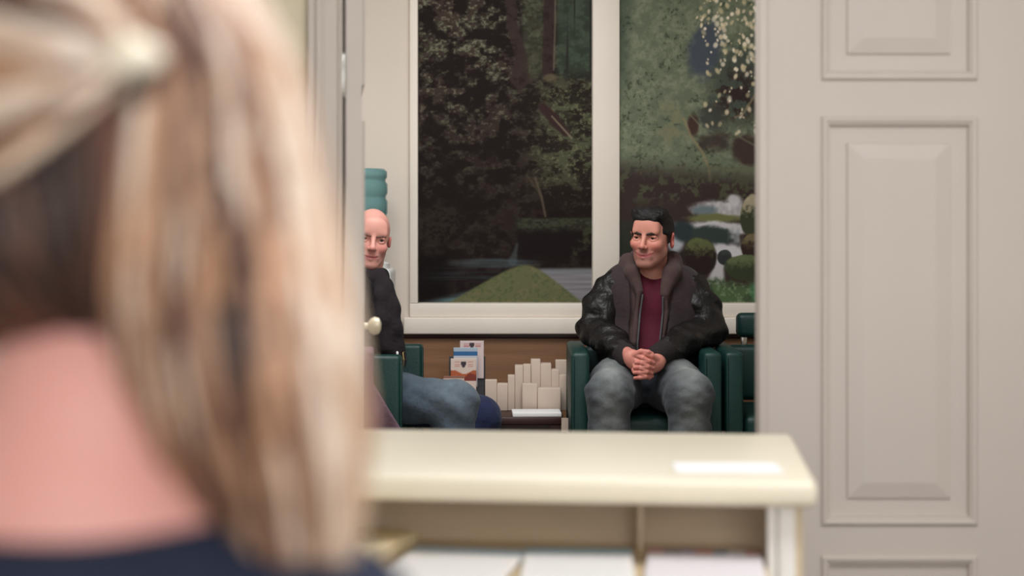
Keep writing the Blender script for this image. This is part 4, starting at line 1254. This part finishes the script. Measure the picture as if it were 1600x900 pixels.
for s in (-1, 1):
    Tp.chain([(-0.28 + s * 0.158, 1.10, 0.935), (-0.28 + s * 0.21, 1.12, 0.74), (-0.28 + s * 0.14, 1.31, 0.65)], [0.060, 0.054, 0.040], 0.04)
Tp.cap((-0.275, 1.09, 1.03), (-0.29, 1.07, 0.98), 0.090, 0.110, 0.05)
Tp.cut(lambda X, Y, Z: np.minimum(Z - (1.022 + 0.02 * np.abs(X + 0.30)), np.where(np.abs(X + 0.295) < 0.115, 1, -1) * 1.0 + 0 * Z) + 0 * Y)
Tp.ripple(0.003, [(20, 12, 26), (34, -14, 16)], 51)
organic('top', Tp, 'navy_top', woman, None, OW)
Sk = Field((-0.60, 0.92, 0.02), (0.05, 1.70, 0.70), 0.009)
Sk.ell((-0.28, 1.12, 0.545), (0.185, 0.145, 0.115), 0.05)
for s in (-1, 1):
    Sk.chain([(-0.28 + s * 0.09, 1.12, 0.555), (-0.28 + s * 0.10, 1.54, 0.545), (-0.28 + s * 0.10, 1.54, 0.10)], [0.098, 0.07, 0.05], 0.03)
organic('trousers', Sk, 'dark_jacket', woman, None, OW)
shoe_pair(woman, [(-0.38, 1.54), (-0.18, 1.54)], OW, (0, 1))
stool = empty('office_stool', (-0.28, 1.12, 0))
tag(stool, 'round dark swivel stool under the blonde woman in the foreground', 'stool')
link('seat', lathe_mesh([(0.05, 0.375), (0.185, 0.38), (0.195, 0.40), (0.19, 0.428), (0.05, 0.432)], 36), 'grey_plastic', stool)
link('column', lathe_mesh([(0.03, 0.04), (0.025, 0.374)], 20), 'steel', stool)
link('base', lathe_mesh([(0.24, 0.0), (0.24, 0.012), (0.05, 0.045), (0.03, 0.05)], 36), 'steel', stool)

# hair: a shaped base volume under a few thousand locks
def Wp(px, py, dy=0.0):
    """point on the picture position at the head's distance, moved dy metres in depth along the view ray"""
    return W(px, py, WD + dy)
HB = Field((-0.48, 0.93, 0.98), (-0.02, 1.32, 1.46), 0.006)
HB.ell((-0.272, 1.125, 1.295), (0.104, 0.116, 0.116), 0.03)
HB.ell((-0.218, 1.125, 1.235), (0.078, 0.085, 0.11), 0.05)
HB.chain([(-0.195, 1.110, 1.22), (-0.180, 1.075, 1.12), (-0.165, 1.065, 1.045)], [0.066, 0.062, 0.036], 0.04)
HB.ell((-0.300, 1.105, 1.205), (0.092, 0.092, 0.080), 0.03)
HB.ell((-0.355, 1.04, 1.045), (0.095, 0.14, 0.085), 0.02, True)
# depth of the hair surface seen from the camera side, filled outwards, for laying the locks on
_in = HB.D < 0
DM = np.where(_in.any(1), HB.ax[1][_in.argmax(1)], np.nan)
for _ in range(60):
    bad = np.isnan(DM)
    if not bad.any(): break
    Pd = np.pad(DM, 1, constant_values=np.nan)
    st = np.stack([Pd[:-2, 1:-1], Pd[2:, 1:-1], Pd[1:-1, :-2], Pd[1:-1, 2:]])
    cntv = (~np.isnan(st)).sum(0)
    avg = np.where(cntv > 0, np.nansum(st, 0) / np.maximum(cntv, 1), np.nan)
    DM = np.where(bad & (cntv > 0), avg + 0.002, DM)
DM = np.nan_to_num(DM, nan=1.12)
for _ in range(8):
    Pd = np.pad(DM, 1, mode='edge')
    DM = (Pd[:-2, 1:-1] + Pd[2:, 1:-1] + Pd[1:-1, :-2] + Pd[1:-1, 2:] + DM) / 5
def Hs(px, py, out):
    """point at this picture position, lying `out` metres outside the hair volume"""
    d = 1.05
    for _ in range(4):
        p = W(px, py, d)
        i0 = int(np.clip((p[0] - HB.lo[0]) / HB.h, 0, DM.shape[0] - 1)); k0 = int(np.clip((p[2] - HB.lo[2]) / HB.h, 0, DM.shape[1] - 1))
        d = float(DM[i0, k0]) - out
    return W(px, py, d)
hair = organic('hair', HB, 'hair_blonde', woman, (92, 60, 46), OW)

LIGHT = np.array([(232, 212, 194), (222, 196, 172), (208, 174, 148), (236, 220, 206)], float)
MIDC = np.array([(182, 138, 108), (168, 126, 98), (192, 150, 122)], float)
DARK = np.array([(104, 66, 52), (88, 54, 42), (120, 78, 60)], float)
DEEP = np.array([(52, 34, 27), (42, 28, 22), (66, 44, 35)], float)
def catmull(pts, n):
    P = np.array(pts, float)
    P = np.vstack([2 * P[0] - P[1], P, 2 * P[-1] - P[-2]])
    out = []
    segs = len(P) - 3
    for t in np.linspace(0, segs - 1e-6, n):
        i = int(t); u = t - i
        a, b, c, d = P[i:i + 4]
        out.append(.5 * (2 * b + (c - a) * u + (2 * a - 5 * b + 4 * c - d) * u * u + (3 * b - a - 3 * c + d) * u ** 3))
    return np.array(out)
LV, LF, LC = [], [], []
loff = 0
def lock(pts, r0, col, n=18, tip=0.25):
    global loff
    P = catmull(pts, n)
    Tn = np.gradient(P, axis=0); Tn /= np.linalg.norm(Tn, axis=1)[:, None]
    ref = np.array([0.2, -1, 0.1])
    A = np.cross(Tn, ref); A /= np.linalg.norm(A, axis=1)[:, None] + 1e-9
    Bn = np.cross(Tn, A)
    t = np.linspace(0, 1, n)
    r = r0 * np.minimum(1, .45 + 3 * t) * (1 - (1 - tip) * sstep(.65, 1, t))
    k = 5
    ring = []
    for j in range(k):
        a = 2 * math.pi * j / k
        ring.append(P + (A * math.cos(a) * 1.5 + Bn * math.sin(a) * .7) * r[:, None])
    v = np.stack(ring, 1).reshape(-1, 3)
    i = np.arange(n * k).reshape(n, k)
    f = np.stack([i[:-1], np.roll(i, -1, 1)[:-1], np.roll(i, -1, 1)[1:], i[1:]], -1).reshape(-1, 4)
    LV.append(v); LF.append(f + loff); loff += len(v)
    LC.append(np.tile(lin(col), (len(v), 1)))
g = RNG
def pick(pal): return np.clip(pal[g.integers(len(pal))] + g.normal(0, 7), 5, 250)
def lerp(a, b, t): return np.array(a) * (1 - t) + np.array(b) * t
# right-hand fall: left and right boundary paths (picture px), interpolated
LB = [(222, 60), (222, 140), (208, 250), (196, 380), (190, 500), (205, 650), (268, 790), (340, 885)]
RB = [(330, -110), (425, 45), (470, 190), (508, 350), (538, 500), (556, 640), (556, 790), (530, 905)]
for i in range(950):
    u = g.random() ** .9
    layer = g.random()
    cen = math.sqrt(max(0, 1 - (2 * u - .95) ** 2))
    pts = []
    jit = g.normal(0, 9, 2); ph = g.uniform(0, 6.28); am = g.uniform(2, 9)
    for k in range(8):
        p = lerp(LB[k], RB[k], np.clip(u + .03 * math.sin(ph + k * .9), 0, 1.0)) + jit * min(1, k / 3) + np.array((am * math.sin(ph + k * 1.1), g.normal(0, 2)))
        pts.append(Hs(p[0], p[1], 0.003 + 0.013 * layer))
    L = 8 if g.random() < .8 else 7
    pts = pts[:L]
    q = g.random()
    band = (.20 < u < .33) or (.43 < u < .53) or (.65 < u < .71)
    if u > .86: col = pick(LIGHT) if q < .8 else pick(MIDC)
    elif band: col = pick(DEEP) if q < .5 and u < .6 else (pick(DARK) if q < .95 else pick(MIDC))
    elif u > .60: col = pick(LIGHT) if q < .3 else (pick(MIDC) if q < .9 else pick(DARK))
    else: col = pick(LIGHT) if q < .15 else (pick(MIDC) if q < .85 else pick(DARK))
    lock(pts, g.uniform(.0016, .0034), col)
# hair drawn back from the left side to the clip
for i in range(420):
    t = g.random()
    a0 = lerp((-190, -130), (-190, 330), t) + g.normal(0, 10, 2)
    a1 = lerp((-60, -110), (-40, 285), t) + g.normal(0, 8, 2)
    a2 = lerp((110, -30), (75, 210), t) + g.normal(0, 7, 2)
    a3 = np.array((205, 96)) + np.array((-14, 22)) * (t - .5) * 2 + g.normal(0, 5, 2)
    ly = g.random() * .012
    pts = [Hs(*a0, .004 + ly), Hs(*a1, .005 + ly), Hs(*a2, .006 + ly), Hs(*a3, .006 + ly)]
    s_ = math.sin(t * 19)
    col = pick(LIGHT) if s_ > -.1 else (pick(MIDC) if g.random() < .45 else pick(DARK))
    lock(pts, g.uniform(.0016, .0032), col, 14, .6)
# crown falling towards the clip
for i in range(320):
    t = g.random()
    a0 = lerp((-40, -210), (400, -190), t) + g.normal(0, 10, 2)
    a1 = lerp((60, -90), (330, -60), t) + g.normal(0, 8, 2)
    a2 = lerp((200, 70), (228, 75), t) + g.normal(0, 6, 2)
    ly = g.random() * .012
    pts = [Hs(*a0, .004 + ly), Hs(*a1, .005 + ly), Hs(*a2, .006 + ly)]
    lock(pts, g.uniform(.0016, .0032), (pick(DARK) if .45 < t < .72 and g.random() < .8 else (pick(LIGHT) if g.random() < .6 else pick(MIDC))), 14, .7)
# short dark strands that paint the clip's shadow on the hair below it
for i in range(60):
    a0 = np.array((228, 92)) + g.normal(0, 7, 2); a1 = a0 + np.array((4, 26)) + g.normal(0, 4, 2); a2 = a1 + np.array((-14, 34)) + g.normal(0, 5, 2)
    lock([Hs(*a0, .017), Hs(*a1, .019), Hs(*a2, .012)], g.uniform(.0016, .0028), pick(DEEP), 10, .5)
# under-hair combed towards the right shoulder; nape shade and lowlights put into its tint
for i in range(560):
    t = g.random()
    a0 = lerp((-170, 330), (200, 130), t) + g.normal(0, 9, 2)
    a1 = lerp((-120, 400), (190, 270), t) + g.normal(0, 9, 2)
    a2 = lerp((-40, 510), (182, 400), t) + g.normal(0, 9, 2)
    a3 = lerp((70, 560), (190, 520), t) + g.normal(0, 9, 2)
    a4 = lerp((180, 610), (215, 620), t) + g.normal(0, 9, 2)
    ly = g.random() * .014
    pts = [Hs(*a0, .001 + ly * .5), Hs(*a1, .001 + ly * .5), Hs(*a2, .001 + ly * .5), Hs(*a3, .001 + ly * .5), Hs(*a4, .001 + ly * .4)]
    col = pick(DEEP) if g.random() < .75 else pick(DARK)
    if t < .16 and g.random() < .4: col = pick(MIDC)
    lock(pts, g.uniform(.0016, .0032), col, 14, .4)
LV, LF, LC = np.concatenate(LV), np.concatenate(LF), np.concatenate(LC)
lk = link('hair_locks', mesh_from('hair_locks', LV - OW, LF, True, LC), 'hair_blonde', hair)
lk['kind'] = 'stuff'
lk['label'] = 'blonde and brown locks swept to the right shoulder'
Cl = Field((-0.30, 0.94, 1.26), (-0.17, 1.08, 1.38), 0.003)
c0 = Hs(206, 94, 0.024)
Cl.chain([c0 + np.array((-.016, .004, -.004)), c0 + np.array((0, -.004, .002)), c0 + np.array((.012, .004, .003))], [0.008, 0.0125, 0.008], 0.006)
clip = organic('hair_clip', Cl, 'hair_clip', hair, None, OW)
clip['label'] = 'pale glossy hair clip'
print('SCENE BUILT', len(bpy.data.objects))
